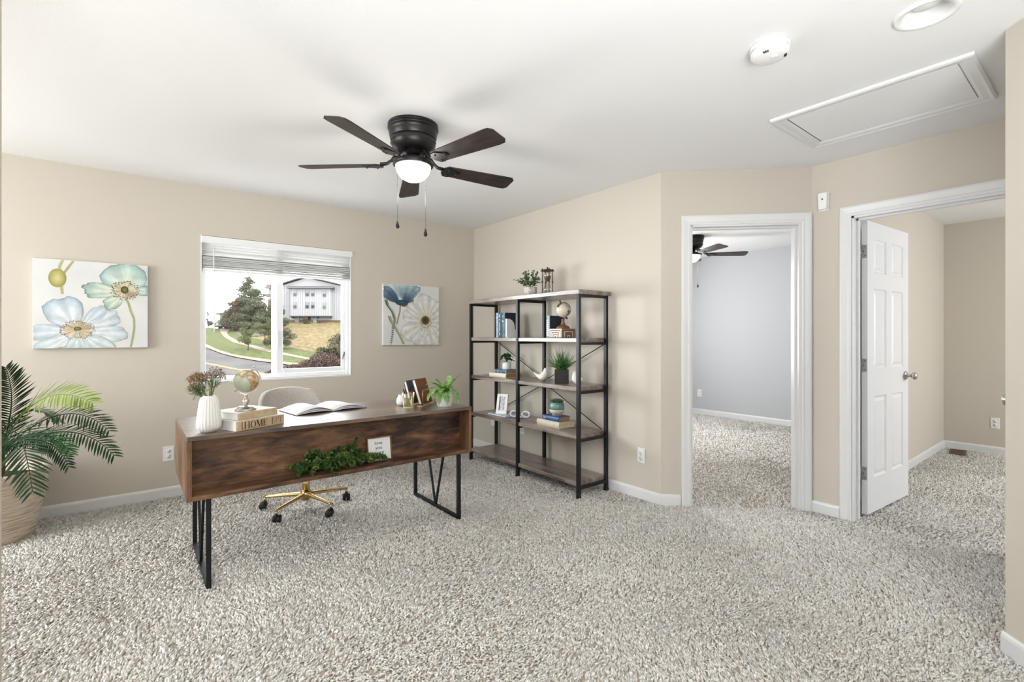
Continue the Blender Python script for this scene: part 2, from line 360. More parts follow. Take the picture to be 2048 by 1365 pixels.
# carpet pile: leaning tufts, one mesh
def carpet():
    rs = np.random.RandomState(3)
    P = []
    def region(n, x0, x1, y0, y1, keep):
        X = rs.uniform(x0, x1, n); Y = rs.uniform(y0, y1, n); k = keep(X, Y); P.append(np.stack([X[k], Y[k]], 1))
    dep = lambda X, Y: X * FW.x + Y * FW.y
    lat = lambda X, Y: X * RT.x + Y * RT.y
    def inroom(X, Y):
        a = (X < XS) & (Y < YW) & (Y > NY) & (X > -1.2)
        b = (X >= XS) & (X < XD) & (Y < 2.10 - (X - XS)) & (Y > NY)
        c = (Y <= NY) & (Y > X - 2.69 + NY)
        return a | b | c
    view = lambda X, Y, m: (np.abs(lat(X, Y)) < dep(X, Y) * 1.12 + 0.35 + m) & (dep(X, Y) > 1.35)
    spans = [(0, 2.6, 12000), (2.6, 3.6, 10000), (3.6, 4.6, 8500), (4.6, 9.0, 7000)]
    for d0, d1, dens in spans:
        n = int(dens * 5.2 * 5.8)
        region(n, -1.3, 3.9, -1.0, 4.6, lambda X, Y: inroom(X, Y) & view(X, Y, 0) & (dep(X, Y) >= d0) & (dep(X, Y) < d1))
    # seen parts of the two further rooms
    region(42000, 3.1, 7.1, 1.4, 4.5, lambda X, Y: (Y > 2.1 - (X - XS)) & (lat(X, Y) > dep(X, Y) * 0.33) & (lat(X, Y) < dep(X, Y) * 0.64))
    region(30000, XD, 7.1, 0.0, 1.24, lambda X, Y: (lat(X, Y) < dep(X, Y) * 1.05))
    Q = np.concatenate(P); n = len(Q)
    dd = dep(Q[:, 0], Q[:, 1])
    def field(X, Y, s, ph):
        v = 0
        for i, (a, b, c) in enumerate(((1.3, 0.7, 0.3), (-0.9, 1.6, 1.9), (2.3, -1.1, 4.0), (0.6, 2.9, 2.2), (-2.7, -1.7, 5.1))):
            v = v + np.sin(s * (a * X + b * Y) + c + ph)
        return v / 5
    lean_a = 2.5 * field(Q[:, 0], Q[:, 1], 1.6, 0.0) + 0.9 * field(Q[:, 0], Q[:, 1], 6.0, 2.0) + rs.normal(0, 0.85, n)
    lean = np.clip(0.68 + 0.5 * field(Q[:, 0], Q[:, 1], 2.4, 1.0) + rs.normal(0, 0.35, n), 0.1, 1.6)
    hgt = rs.uniform(0.010, 0.018, n); rad = rs.uniform(0.0036, 0.0062, n) * (1 + 0.08 * np.clip(dd - 3.5, 0, 4))
    dx = np.cos(lean_a); dy = np.sin(lean_a)
    V = np.zeros((n, 7, 3))
    a0 = rs.uniform(0, 2 * pi, n)
    for k in range(3):
        an = a0 + 2 * pi * k / 3
        V[:, k, 0] = Q[:, 0] + np.cos(an) * rad; V[:, k, 1] = Q[:, 1] + np.sin(an) * rad; V[:, k, 2] = -0.006
        V[:, 3 + k, 0] = Q[:, 0] + dx * lean * hgt * 0.45 + np.cos(an) * rad * 1.15; V[:, 3 + k, 1] = Q[:, 1] + dy * lean * hgt * 0.45 + np.sin(an) * rad * 1.15
        V[:, 3 + k, 2] = -0.006 + hgt * 0.62
    V[:, 6, 0] = Q[:, 0] + dx * lean * hgt * 1.25; V[:, 6, 1] = Q[:, 1] + dy * lean * hgt * 1.25; V[:, 6, 2] = -0.006 + hgt
    F = np.array([(0, 1, 4), (0, 4, 3), (1, 2, 5), (1, 5, 4), (2, 0, 3), (2, 3, 5), (3, 4, 6), (4, 5, 6), (5, 3, 6)])
    FF = (F[None] + (np.arange(n) * 7)[:, None, None]).reshape(-1, 3)
    me = bpy.data.meshes.new('carpet_pile'); nf = len(FF)
    me.vertices.add(n * 7); me.vertices.foreach_set('co', V.reshape(-1).astype(np.float32))
    me.loops.add(nf * 3); me.loops.foreach_set('vertex_index', FF.reshape(-1).astype(np.int32))
    me.polygons.add(nf); me.polygons.foreach_set('loop_start', (np.arange(nf) * 3).astype(np.int32))
    me.polygons.foreach_set('use_smooth', np.ones(nf, bool)); me.update(calc_edges=True)
    m = leaf_mat('carpet_yarn', (200, 193, 184), (242, 239, 234), 0.95)
    m.node_tree.nodes['Principled BSDF'].inputs['Specular IOR Level'].default_value = 0.05
    me.materials.append(m)
    o = bpy.data.objects.new('carpet_pile', me); COL.objects.link(o)
    tag(o, 'pale greige shaggy carpet pile covering the floor', 'carpet'); o['kind'] = 'stuff'
carpet()

# baseboards
BH = 0.083
def baseboard(name, p0, p1, spans, side, label=None):
    d = Vector((p1[0] - p0[0], p1[1] - p0[1], 0)); d.normalize(); nn = Vector((-d.y, d.x, 0)) * side
    M = Matrix(((d.x, nn.x, 0, p0[0]), (d.y, nn.y, 0, p0[1]), (0, 0, 1, 0), (0, 0, 0, 1)))
    b = MB()
    for s0, s1 in spans:
        prof = [(0, 0.0), (0.013, 0.0), (0.013, BH - 0.018), (0.010, BH - 0.006), (0.005, BH), (0, BH)]
        b.prism(prof, s0, s1, lambda a, c, t: M @ Vector((t, a, c)))
    return struct(b.build(name, 'trim_white'), label)
baseboard('baseboard_window', (-3, YW), (XS, YW), [(0, 6.055)], -1, 'white baseboard below the window wall')
baseboard('baseboard_shelf', (XS, YW), (XS, 2.10), [(0, 2.448 + 0.005)], -1)
baseboard('baseboard_angled', (XS, 2.10), (XD, 1.364), [(-0.005, 0.139), (1.031, 1.046)], -1)
baseboard('baseboard_doorway', (XD, 1.364), (XD, NY), [(0, 0.17), (1.07, 1.079)], -1)
baseboard('baseboard_near', (2.69, NY), (-0.095, -2.5), [(-0.006, 3.9)], -1, 'white baseboard of the near wall at lower right')
baseboard('baseboard_bedroom', (7.1, YW), (7.1, 1.355), [(0, 3.19)], -1)
baseboard('baseboard_bedroom_window', (XS + 0.12, YW), (7.1, YW), [(0, 3.92)], -1)
baseboard('baseboard_far_room_side', (XD + 0.12, 1.235), (7.1, 1.235), [(0, 3.19)], -1)
baseboard('baseboard_far_room_end', (7.1, 1.235), (7.1, -2.0), [(0, 3.2)], -1)

# door frames: jamb lining, stop, casing
def door_frame(name, M, s0, s1, zt, th, label):
    r = sroot(name, label)
    cw = 0.066
    prof = [(0, 0), (0, 0.012), (0.012, 0.016), (0.022, 0.013), (0.040, 0.017), (0.055, 0.019), (cw, 0.016), (cw, 0)]  # from opening outward, thickness
    def cas(nm, side):
        b = MB()
        if side == 'L': b.prism(prof, 0, 1, lambda a, t, z: M @ Vector((s0 + 0.003 - a, -t, z * (zt - 0.003 + a))))
        if side == 'R': b.prism(prof, 0, 1, lambda a, t, z: M @ Vector((s1 - 0.003 + a, -t, z * (zt - 0.003 + a))))
        if side == 'T': b.prism(prof, 0, 1, lambda a, t, s: M @ Vector((s0 + 0.003 - a + s * (s1 - s0 - 0.006 + 2 * a), -t, zt - 0.003 + a)))
        b.build(nm, 'trim_white', r)
    for sd in 'LRT': cas('casing', sd)
    for a, c in ((s0 - 0.001, s0 + 0.017), (s1 - 0.017, s1 + 0.001)):
        b = MB(); b.box(a, c, -0.002, th + 0.002, 0, zt, M); b.build('jamb', 'trim_white', r)
    b = MB(); b.box(s0, s1, -0.002, th + 0.002, zt - 0.017, zt + 0.001, M); b.build('head_jamb', 'trim_white', r)
    b = MB()
    b.box(s0 + 0.017, s0 + 0.028, 0.045, 0.08, 0, zt - 0.017, M); b.box(s1 - 0.028, s1 - 0.017, 0.045, 0.08, 0, zt - 0.017, M); b.box(s0 + 0.017, s1 - 0.017, 0.045, 0.08, zt - 0.028, zt - 0.017, M)
    b.build('door_stop', 'trim_white', r)
    # casing on the other side
    b = MB()
    for a, c, z0, z1 in ((s0 - cw, s0, 0, zt + cw), (s1, s1 + cw, 0, zt + cw), (s0, s1, zt, zt + cw)): b.box(a, c, th, th + 0.016, z0, z1, M)
    b.build('rear_casing', 'trim_white', r)
    return r
dfr = door_frame('door_1', MD1, 0.206, 0.968, 2.05, 0.12, 'white cased doorway into the grey bedroom')
# hinge leaves left on the bedroom doorway jamb and its strike plate
for z in (0.28, 1.02, 1.80):
    b = MB(); b.box(0.2225, 0.2245, 0.072, 0.108, z - 0.045, z + 0.045, MD1); b.build('hinge_leaf', 'zinc', dfr)
b = MB(); b.box(0.949, 0.9515, 0.05, 0.085, 0.93, 1.0, MD1); b.build('strike_plate', 'zinc', dfr)
dfr2 = door_frame('door_2', MD2, 0.236, 1.004, 2.045, 0.12, 'white cased doorway holding the open six-panel door')
dfr3 = door_frame('door_3', MNK, 0.05, 0.62, 2.04, 0.11, 'white door frame in the hidden nook wall')

# six-panel door leaf, local: x along width from the hinge, y thickness 0..0.035, z up
def door_leaf(name, loc, rotz, w, h, label, knob=True, hinges=True):
    t = thing(name, label, 'door', loc, rotz)
    th = 0.035; st = 0.105; mid = 0.10
    xs = [0, st, (w - mid) / 2, (w + mid) / 2, w - st, w]
    zs = [0, 0.24, 0.80, 0.99, 1.55, 1.66, h - 0.115, h]
    b = MB()
    for a, c in ((xs[0], xs[1]), (xs[2], xs[3]), (xs[4], xs[5])): b.box(a, c, 0, th, 0, h)
    for a, c in ((zs[0], zs[1]), (zs[2], zs[3]), (zs[4], zs[5]), (zs[6], zs[7])):
        b.box(xs[1], xs[2], 0, th, a, c); b.box(xs[3], xs[4], 0, th, a, c)
    b.build('stile_and_rail_frame', 'door_white', t)
    for a, c in ((xs[1], xs[2]), (xs[3], xs[4])):
        for z0, z1 in ((zs[1], zs[2]), (zs[3], zs[4]), (zs[5], zs[6])):
            p = MB()
            for side in (0, 1):
                y = lambda dpt: dpt if side == 0 else th - dpt
                r0 = [(a, z0), (c, z0), (c, z1), (a, z1)]
                ins = lambda k: [(a + k, z0 + k), (c - k, z0 + k), (c - k, z1 - k), (a + k, z1 - k)]
                rings = [(r0, 0.0), (ins(0.010), 0.009), (ins(0.020), 0.009), (ins(0.038), 0.002)]
                vs = [(x, y(dd), z) for rr, dd in rings for x, z in rr]; fs = []
                for q in range(3):
                    for k in range(4): fs.append((q * 4 + k, q * 4 + (k + 1) % 4, q * 4 + 4 + (k + 1) % 4, q * 4 + 4 + k))
                fs.append((12, 13, 14, 15)); p.add(vs, fs)
            p.build('panel', 'door_white', t)
    if knob:
        for s in (-1, 1):
            k = MB(); y0 = 0 if s < 0 else th
            pr = [(0.033, 0.0), (0.033, 0.004), (0.028, 0.010), (0.013, 0.014), (0.011, 0.034), (0.016, 0.040), (0.026, 0.046), (0.0285, 0.056), (0.026, 0.066), (0.016, 0.072), (0.001, 0.074)]
            k.lathe(pr, 24, (w - 0.065, y0, 0.92), M=RX(pi / 2 if s < 0 else -pi / 2)); k.build('knob', 'brushed_nickel', t)
    if hinges:
        for z in (0.28, 1.02, 1.80):
            k = MB(); k.box(-0.0025, 0, 0.004, 0.032, z - 0.045, z + 0.045); k.tube([(-0.006, 0.040, z - 0.045), (-0.006, 0.040, z + 0.045)], 0.006, 10)
            hg = k.build('hinge', 'zinc', t)
            k = MB()
            for dz in (-0.03, 0, 0.03): k.lathe([(0.0035, 0), (0.001, 0.001)], 8, (-0.0025, 0.014 + (0.01 if dz == 0 else 0), z + dz), M=RY(-pi / 2))
            k.build('screw', 'slot_dark', hg)
    return t
mat('door_white', (236, 237, 238), 0.35, spec=0.45)
door_leaf('interior_door', (3.945, 1.079, 0.02), radians(-4.2), 0.755, 2.01, 'white six-panel door standing open with a satin nickel knob')
door_leaf('closet_door', (3.721, NY, 0.02), pi, 0.532, 2.0, 'door of the nook of which only a dark nickel knob shows', hinges=False)
# ------------------------------------------------------------------ window
wr = sroot('window_1', 'white vinyl sliding window with a raised blind, in the beige wall')
X0, X1, Z0, Z1 = 0.446, 1.653, 0.862, 2.045
b = MB(); b.box(X0, X1, YW - 0.004, 4.69, Z0 - 0.001, Z0 + 0.012); b.build('window_sill', 'trim_white', wr)
for a, c in ((X0 - 0.001, X0 + 0.008), (X1 - 0.008, X1 + 0.001)):
    b = MB(); b.box(a, c, YW - 0.003, 4.69, Z0, Z1); b.build('reveal', 'trim_white', wr)
FY0, FY1 = 4.600, 4.665
for nm, bx in (('frame_stile', (X0 + 0.008, X0 + 0.040, Z0 + 0.012, Z1)), ('frame_stile', (X1 - 0.040, X1 - 0.008, Z0 + 0.012, Z1)), ('frame_rail', (X0 + 0.040, X1 - 0.040, Z0 + 0.012, Z0 + 0.046)), ('frame_rail', (X0 + 0.040, X1 - 0.040, Z1 - 0.045, Z1))):
    b = MB(); b.bevbox(bx[0], bx[1], FY0, FY1, bx[2], bx[3], 0.004); b.build(nm, 'vinyl_white', wr)
# fixed left light: meeting stile, glass
b = MB(); b.bevbox(0.985, 1.030, 4.632, 4.660, Z0 + 0.046, Z1 - 0.045, 0.003); b.build('meeting_stile', 'vinyl_white', wr)
b = MB(); b.box(X0 + 0.040, 0.985, 4.645, 4.649, Z0 + 0.046, Z1 - 0.045); b.build('pane', 'window_glass', wr)
sash = MB()
for a, c, z0, z1 in ((1.012, 1.066, Z0 + 0.048, Z1 - 0.047), (1.583, 1.611, Z0 + 0.048, Z1 - 0.047), (1.066, 1.583, Z0 + 0.048, Z0 + 0.088), (1.066, 1.583, Z1 - 0.085, Z1 - 0.047)):
    sash.bevbox(a, c, 4.603, 4.631, z0, z1, 0.004)
so = sash.build('sliding_sash', 'vinyl_white', wr)
b = MB(); b.box(1.066, 1.583, 4.616, 4.620, Z0 + 0.088, Z1 - 0.085); b.build('glass', 'window_glass', so)
b = MB(); b.bevbox(1.016, 1.026, 4.590, 4.603, 1.15, 1.28, 0.003); b.bevbox(1.012, 1.030, 4.592, 4.603, 1.19, 1.22, 0.003); b.build('latch', 'vinyl_white', so)
b = MB(); b.tube([(1.592, 4.60, 1.02), (1.598, 4.598, 1.06)], 0.003, 6); b.tube([(1.604, 4.60, 1.05), (1.606, 4.598, 1.09)], 0.003, 6); b.build('vent_stop', 'slot_dark', so)
# raised horizontal blind
bl = thing('window_blind', 'white wooden slat blind pulled up at the top of the window', 'blind', (0, 0, 0))
b = MB(); b.bevbox(X0 + 0.006, X1 + 0.012, YW - 0.012, YW + 0.004, 1.985, 2.041, 0.003); b.build('valance', 'blind_white', bl)
b = MB(); b.box(X0 + 0.012, X1 - 0.012, YW + 0.006, YW + 0.046, 2.0, 2.04); b.build('headrail', 'blind_white', bl)
sl = None
zsl = [1.981, 1.959, 1.937, 1.915] + [1.8925 - 0.0068 * i for i in range(16)]
for i, z in enumerate(zsl):
    if sl is None:
        b = MB(); b.bevbox(X0 + 0.014, X1 - 0.014, -0.024, 0.024, -0.0021, 0.0021, 0.001); sl = b.build('slat', 'slat_white', bl, (0, YW + 0.026, z)); o = sl
    else: o = kid(sl, bl, (0, YW + 0.026, z))
    o.rotation_euler = (radians(rnd.uniform(-5, 5) if i > 3 else -42), radians(rnd.uniform(-0.12, 0.12)), 0)
b = MB(); b.bevbox(X0 + 0.014, X1 - 0.014, YW + 0.001, YW + 0.051, 1.762, 1.781, 0.003); b.build('bottom_rail', 'blind_white', bl)
b = MB(); b.tube([(0.535, YW - 0.006, 1.97), (0.538, YW - 0.008, 1.27)], 0.0042, 8); b.build('tilt_wand', 'white_plastic', bl)
for x in (0.60, 1.06, 1.50):
    b = MB(); b.tube([(x, YW, 2.0), (x, YW, 1.77)], 0.0012, 5); b.tube([(x + 0.03, YW + 0.05, 2.0), (x + 0.03, YW + 0.05, 1.77)], 0.0012, 5); b.build('ladder_cord', 'blind_white', bl)

# ------------------------------------------------------------------ ceiling fixtures
def ceiling_fan(name, loc, phi0, label, power, pitch=-12):
    t = thing(name, label, 'ceiling fan', loc)   # origin at the ceiling
    b = MB(); b.lathe([(0.141, 0), (0.142, -0.010), (0.141, -0.013), (0.136, -0.0135), (0.136, -0.017), (0.142, -0.018), (0.143, -0.026), (0.141, -0.030), (0.137, -0.031), (0.135, -0.050), (0.130, -0.078), (0.127, -0.082)], 40); b.build('canopy', 'fan_black', t)
    b = MB(); b.lathe([(0.125, -0.080), (0.127, -0.088), (0.126, -0.112), (0.112, -0.135), (0.085, -0.150), (0.06, -0.155), (0.06, -0.165), (0.001, -0.165)], 40); mo = b.build('motor_housing', 'fan_black', t)
    vs0 = None
    for k in range(8):
        if vs0 is None: b = MB(); b.box(0.124, 0.1285, -0.022, 0.022, -0.104, -0.098); vs0 = b.build('vent_slot', 'slot_dark', mo)
        else: kid(vs0, mo, rot=(0, 0, k * pi / 4))
    b = MB(); b.lathe([(0.036, -0.160), (0.036, -0.195), (0.045, -0.198), (0.10, -0.203), (0.113, -0.208), (0.114, -0.228), (0.108, -0.232), (0.001, -0.232)], 36); b.build('light_fitter', 'fan_black', t)
    b = MB(); b.lathe([(0.100, -0.231), (0.099, -0.245), (0.090, -0.272), (0.070, -0.298), (0.040, -0.315), (0.001, -0.321)], 36); b.build('glass_bowl', 'glow_glass', t)
    blade = iron = None
    for k in range(5):
        a = phi0 + k * 2 * pi / 5
        if blade is None:
            M = TR(0, 0, -0.222) @ RX(radians(pitch))
            out = [(0.205, -0.050), (0.60, -0.068), (0.63, -0.066), (0.650, -0.045), (0.652, 0.045), (0.636, 0.064), (0.60, 0.068), (0.205, 0.050), (0.185, 0.030), (0.185, -0.030)]
            b = MB(); b.prism(out, -0.003, 0.003, lambda x, y, d: M @ Vector((x, y, d))); blade = b.build('blade', 'fan_blade_wood', t); blade.rotation_euler = (0, 0, a)
            b = MB(); b.tube([(0.075, 0, -0.158), (0.105, 0, -0.170), (0.125, 0, -0.195), (0.150, 0, -0.212), (0.19, 0, -0.216)], [0.010, 0.010, 0.009, 0.010, 0.012], 8)
            M2 = TR(0, 0, -0.229) @ RX(radians(pitch))
            b.prism([(0.175, -0.012), (0.195, -0.042), (0.225, -0.046), (0.262, -0.020), (0.285, -0.012), (0.285, 0.012), (0.262, 0.020), (0.225, 0.046), (0.195, 0.042), (0.175, 0.012)], -0.003, 0.003, lambda x, y, d: M2 @ Vector((x, y, d)))
            for sx, sy in ((0.215, -0.026), (0.215, 0.026), (0.268, 0)): b.ball(M2 @ Vector((sx, sy, -0.004)), 0.006, 8, 5)
            iron = b.build('blade_iron', 'fan_black', t); iron.rotation_euler = (0, 0, a)
        else:
            kid(blade, t, rot=(0, 0, a)); kid(iron, t, rot=(0, 0, a))
    for dx, dy, z in ((-0.078 * RT.x - 0.012, -0.078 * RT.y, -0.545), (0.070 * RT.x, 0.070 * RT.y, -0.590)):
        b = MB(); b.tube([(dx, dy, -0.200), (dx, dy, z)], 0.0012, 6)
        for q in range(3): b.ball((dx, dy, -0.25 - 0.09 * q + 0.02 * (z + 0.5)), 0.003, 6, 4)
        c = b.build('pull_chain', 'dark_nickel', t)
        b = MB(); b.lathe([(0.001, z + 0.004), (0.004, z), (0.006, z - 0.012), (0.0105, z - 0.026), (0.0105, z - 0.034), (0.006, z - 0.041), (0.001, z - 0.043)], 14, (dx, dy, 0)); b.build('chain_pendant', 'fan_black', c)
    l = bpy.data.lights.new('fan_lamp', 'POINT'); l.energy = power; l.color = (1.0, 0.95, 0.88); l.shadow_soft_size = 0.09
    lo = bpy.data.objects.new('fan_lamp', l); COL.objects.link(lo); lo.parent = t; lo.location = (0, 0, -0.40)
    return t
ceiling_fan('ceiling_fan', (1.27, 2.51, H), radians(66), 'black five-blade ceiling fan with lit bowl lamp above the desk', 5)
ceiling_fan('ceiling_fan', (5.50, 3.33, H2), radians(-46), 'dark ceiling fan with lit bowl seen through the bedroom doorway', 6)

# recessed downlight
t = thing('recessed_downlight', 'white recessed ceiling downlight with ribbed baffle at the top edge', 'downlight', (2.318, 0.452, H))
b = MB()
prof = [(0.098, 0.0), (0.098, -0.006), (0.088, -0.009), (0.074, -0.004)]
b.lathe(prof + [(0.073, 0.0), (0.0755, 0.0), (0.098, 0.0)], 48, caps=False); b.build('trim_ring', 'white_plastic', t)
b = MB(); vs = []
pr = []
for i in range(15): pr += [(0.0735 - 0.0006 * i, -0.003 + 0.0058 * i), (0.0715 - 0.0006 * i, -0.001 + 0.0058 * i)]
b.lathe(pr[:-1] + [(0.060, 0.085), (0.001, 0.085)], 40, caps=False); b.build('baffle', 'white_plastic', t)
b = MB(); b.lathe([(0.030, 0.082), (0.045, 0.060), (0.048, 0.045), (0.040, 0.030), (0.001, 0.024)], 28); b.build('bulb', 'white_plastic', t)
# the ceiling needs a real hole for it: cut with a boolean
cut = MB(); cut.lathe([(0.076, -0.05), (0.076, 0.095)], 40, (2.318, 0.452, H)); co = cut.build('cutter', None)
ceil = bpy.data.objects['ceiling']
bpy.context.view_layer.objects.active = ceil
import bmesh
for o_ in (co, ceil):
    bm0 = bmesh.new(); bm0.from_mesh(o_.data); bmesh.ops.recalc_face_normals(bm0, faces=bm0.faces); bm0.to_mesh(o_.data); bm0.free()
md = ceil.modifiers.new('hole', 'BOOLEAN'); md.object = co; md.operation = 'DIFFERENCE'; md.solver = 'EXACT'
dg = bpy.context.evaluated_depsgraph_get(); nm = bpy.data.meshes.new_from_object(ceil.evaluated_get(dg)); ceil.modifiers.clear(); ceil.data = nm
bpy.data.objects.remove(co)

# smoke detector
t = thing('smoke_detector', 'round white smoke detector on the ceiling', 'smoke detector', (2.075, 0.905, H))
b = MB(); b.lathe([(0.074, 0), (0.075, -0.012), (0.070, -0.014)], 40); b.build('mounting_base', 'white_plastic', t)
b = MB(); b.lathe([(0.064, -0.012), (0.066, -0.014), (0.066, -0.022), (0.072, -0.024), (0.072, -0.036), (0.064, -0.045), (0.05, -0.050), (0.001, -0.053)], 40); b.build('cover', 'white_plastic', t)
b = MB(); b.lathe([(0.014, -0.049), (0.014, -0.055), (0.010, -0.057), (0.001, -0.057)], 18, (-0.005, -0.02, 0)); b.build('test_button', 'white_plastic', t)
for q, an in enumerate((radians(190), radians(300))):
    b = MB()
    for k in range(3):
        M = RZ(an + (k - 1) * 0.13); b.box(0.052, 0.062, -0.002, 0.002, -0.0505, -0.044, M)
    b.build('vent_slot', 'slot_dark', t)

# attic hatch
t = thing('attic_hatch', 'white trimmed attic access panel in the ceiling', 'attic hatch', (0, 0, H - 0.001))
hx0, hx1, hy0, hy1 = 2.78, 3.39, 0.385, 1.212; tw = 0.062
prof = [(0, 0), (0, -0.014), (0.010, -0.018), (0.022, -0.014), (0.045, -0.012), (0.056, -0.008), (tw, -0.004), (tw, 0)]
for side in range(4):
    b = MB()
    mx_ = lambda a, s: hx0 + a + s * (hx1 - hx0 - 2 * a); my_ = lambda a, s: hy0 + a + s * (hy1 - hy0 - 2 * a)   # mitred ends
    f = (lambda a, z, s: (mx_(a, s), hy0 + a, z), lambda a, z, s: (mx_(a, s), hy1 - a, z), lambda a, z, s: (hx0 + a, my_(a, s), z), lambda a, z, s: (hx1 - a, my_(a, s), z))[side]; r = (0, 1)
    b.prism(prof, r[0], r[1], f); b.build('trim_board', 'trim_white', t)
b = MB(); b.box(hx0 + tw + 0.002, hx1 - tw - 0.007, hy0 + tw + 0.002, hy1 - tw - 0.009, -0.007, -0.001); b.build('panel', 'ceiling_paint', t)
b = MB(); b.box(hx0 + tw, hx1 - tw, hy0 + tw, hy1 - tw, -0.0012, -0.0004); b.build('gap', 'slot_dark', t)

# motion sensor
t = thing('motion_sensor', 'small white motion sensor high on the wall beside the doorway', 'sensor', (XD, 1.289, 2.172), 0)
b = MB(); po_ = [(-0.030, -0.062), (0.030, -0.062), (0.036, 0.055), (0.028, 0.064), (-0.028, 0.064), (-0.036, 0.055)]
b.prism(po_, 0, -0.012, lambda y, z, d: (d, y, z)); b.prism([(y * 0.9, z * 0.93) for y, z in po_], -0.012, -0.034, lambda y, z, d: (d, y * (1 + (d + 0.012) * 6), z * (1 + (d + 0.012) * 3))); b.build('housing', 'white_plastic', t)
b = MB(); b.box(-0.0355, -0.033, -0.004, 0.004, 0.010, 0.020); b.build('lens', 'slot_dark', t)

# outlets; local: plate in the y-z plane facing -x
def outlet(loc, rotz, label, duplex=True, name='wall_outlet'):
    t = thing(name, label, 'outlet' if duplex else 'wall plate', loc, rotz)
    b = MB(); b.bevbox(-0.006, 0, -0.035, 0.035, -0.057, 0.057, 0.003); b.build('cover_plate', 'white_plastic', t)
    if duplex:
        for s in (-1, 1):
            b = MB(); b.lathe([(0.0165, 0), (0.0165, 0.002), (0.001, 0.002)], 20, (-0.006, 0, s * 0.0195), M=RY(-pi / 2)); r = b.build('receptacle', 'white_plastic', t)
            b = MB(); b.box(-0.0086, -0.0078, -0.0075, -0.0050, s * 0.0195, s * 0.0195 + 0.009); b.box(-0.0086, -0.0078, 0.0050, 0.0075, s * 0.0195, s * 0.0195 + 0.008)
            b.tube([(-0.0078, 0, s * 0.0195 - 0.007), (-0.0087, 0, s * 0.0195 - 0.007)], 0.0028, 8); b.build('slot', 'slot_dark', r)
    else:
        b = MB(); b.tube([(-0.006, 0, 0), (-0.0085, 0, 0)], 0.006, 10); b.build('jack', 'white_plastic', t)
    return t
outlet((0.239, YW, 0.338), pi / 2, 'white double outlet on the window wall left of the desk')
outlet((XS, 2.272, 0.332), 0, 'white double outlet on the wall right of the open shelving')
outlet((XS, 4.18, 0.335), 0, 'white cable plate on the wall behind the lower left shelf bay', False, 'wall_plate')
outlet((XS, 3.693, 0.325), 0, 'white double outlet seen behind the shelving under its fourth board')
outlet((7.1, 4.166, 0.333), 0, 'white double outlet on the grey bedroom wall')
outlet((7.1, 0.827, 0.327), 0, 'white double outlet on the end wall of the far room')
# floor register
t = thing('floor_register', 'brown slotted floor register in the carpet of the far room', 'floor vent', (6.88, 1.085, 0.004), radians(8))
mat('register_brown', (104, 84, 70), 0.5, metal=0.4)
b = MB(); b.box(-0.13, 0.13, -0.055, 0.055, 0, 0.004); b.build('backing', 'slot_dark', t)
b = MB()
for a in ((-0.14, 0.14, -0.065, -0.05), (-0.14, 0.14, 0.05, 0.065), (-0.14, -0.125, -0.05, 0.05), (0.125, 0.14, -0.05, 0.05)): b.box(*a, 0, 0.010)
b.build('frame', 'register_brown', t)
s0 = None
for k in range(12):
    x = -0.115 + k * 0.021
    if s0 is None: b = MB(); b.box(-0.006, 0.006, -0.05, 0.05, 0.003, 0.009); s0 = b.build('slat', 'register_brown', t, (x, 0, 0))
    else: kid(s0, t, (x, 0, 0))

# ------------------------------------------------------------------ desk (local origin: front left corner on the floor)
DX, DY, DL, DD, DT, DB = 0.215, 2.764, 1.622, 0.693, 0.758, 0.446
t = thing('writing_desk', 'brown rustic wood desk with an open front cubby on black V-braced metal legs', 'desk', (DX, DY, 0)); P = 0.022
b = MB(); b.bevbox(0, DL, 0, DD, DT - P, DT, 0.0015); b.build('desktop', 'desk_top_wood', t)
b = MB(); b.bevbox(P, DL - P, 0, DD, DB, DB + P, 0.0015); b.build('bottom_panel', 'desk_wood', t)
for x in (0, DL - P):
    b = MB(); b.bevbox(x, x + P, 0, DD, DB, DT - P, 0.0015); b.build('side_panel', 'desk_wood_end', t)
b = MB(); b.box(P, DL - P, 0.120, 0.136, DB + P, DT - P); b.build('cubby_back', 'desk_wood', t)
for x0, x1 in ((P, 0.42), (DL - 0.42, DL - P)):
    b = MB(); b.bevbox(x0 + 0.002, x1, DD - 0.020, DD - 0.001, DB + P + 0.003, DT - P - 0.003, 0.002); dr = b.build('drawer_front', 'desk_wood', t)
    b = MB(); xm = (x0 + x1) / 2; b.tube([(xm - 0.06, DD, 0.6), (xm - 0.06, DD + 0.025, 0.6), (xm + 0.06, DD + 0.025, 0.6), (xm + 0.06, DD, 0.6)], 0.005, 8); b.build('drawer_handle', 'black_metal', dr)
    b = MB(); b.box(x1, x1 + P, 0.136, DD - 0.002, DB + P, DT - P) if x0 < 0.5 else b.box(x0 - P, x0, 0.136, DD - 0.002, DB + P, DT - P); b.build('divider', 'desk_wood', t)
for x in (0.091, DL - 0.091):
    lg = MB()
    y0, y1 = 0.006 + 0.015, 0.648
    for y in (y0, y1): lg.box(x - 0.011, x + 0.011, y - 0.011, y + 0.011, 0.004, DB - 0.004)
    lg.box(x - 0.011, x + 0.011, y0, y1, 0.004, 0.024); lg.box(x - 0.011, x + 0.011, y0, y1, DB - 0.006, DB)
    o = lg.build('leg_frame', 'black_metal', t)
    ym = (y0 + y1) / 2
    for y in (y0 + 0.30 * (y1 - y0), y0 + 0.70 * (y1 - y0)):
        b = MB(); b.bar((x, y, DB - 0.004), (x, ym + (y - ym) * 0.03, 0.024), 0.013); b.build('brace', 'black_metal', o)

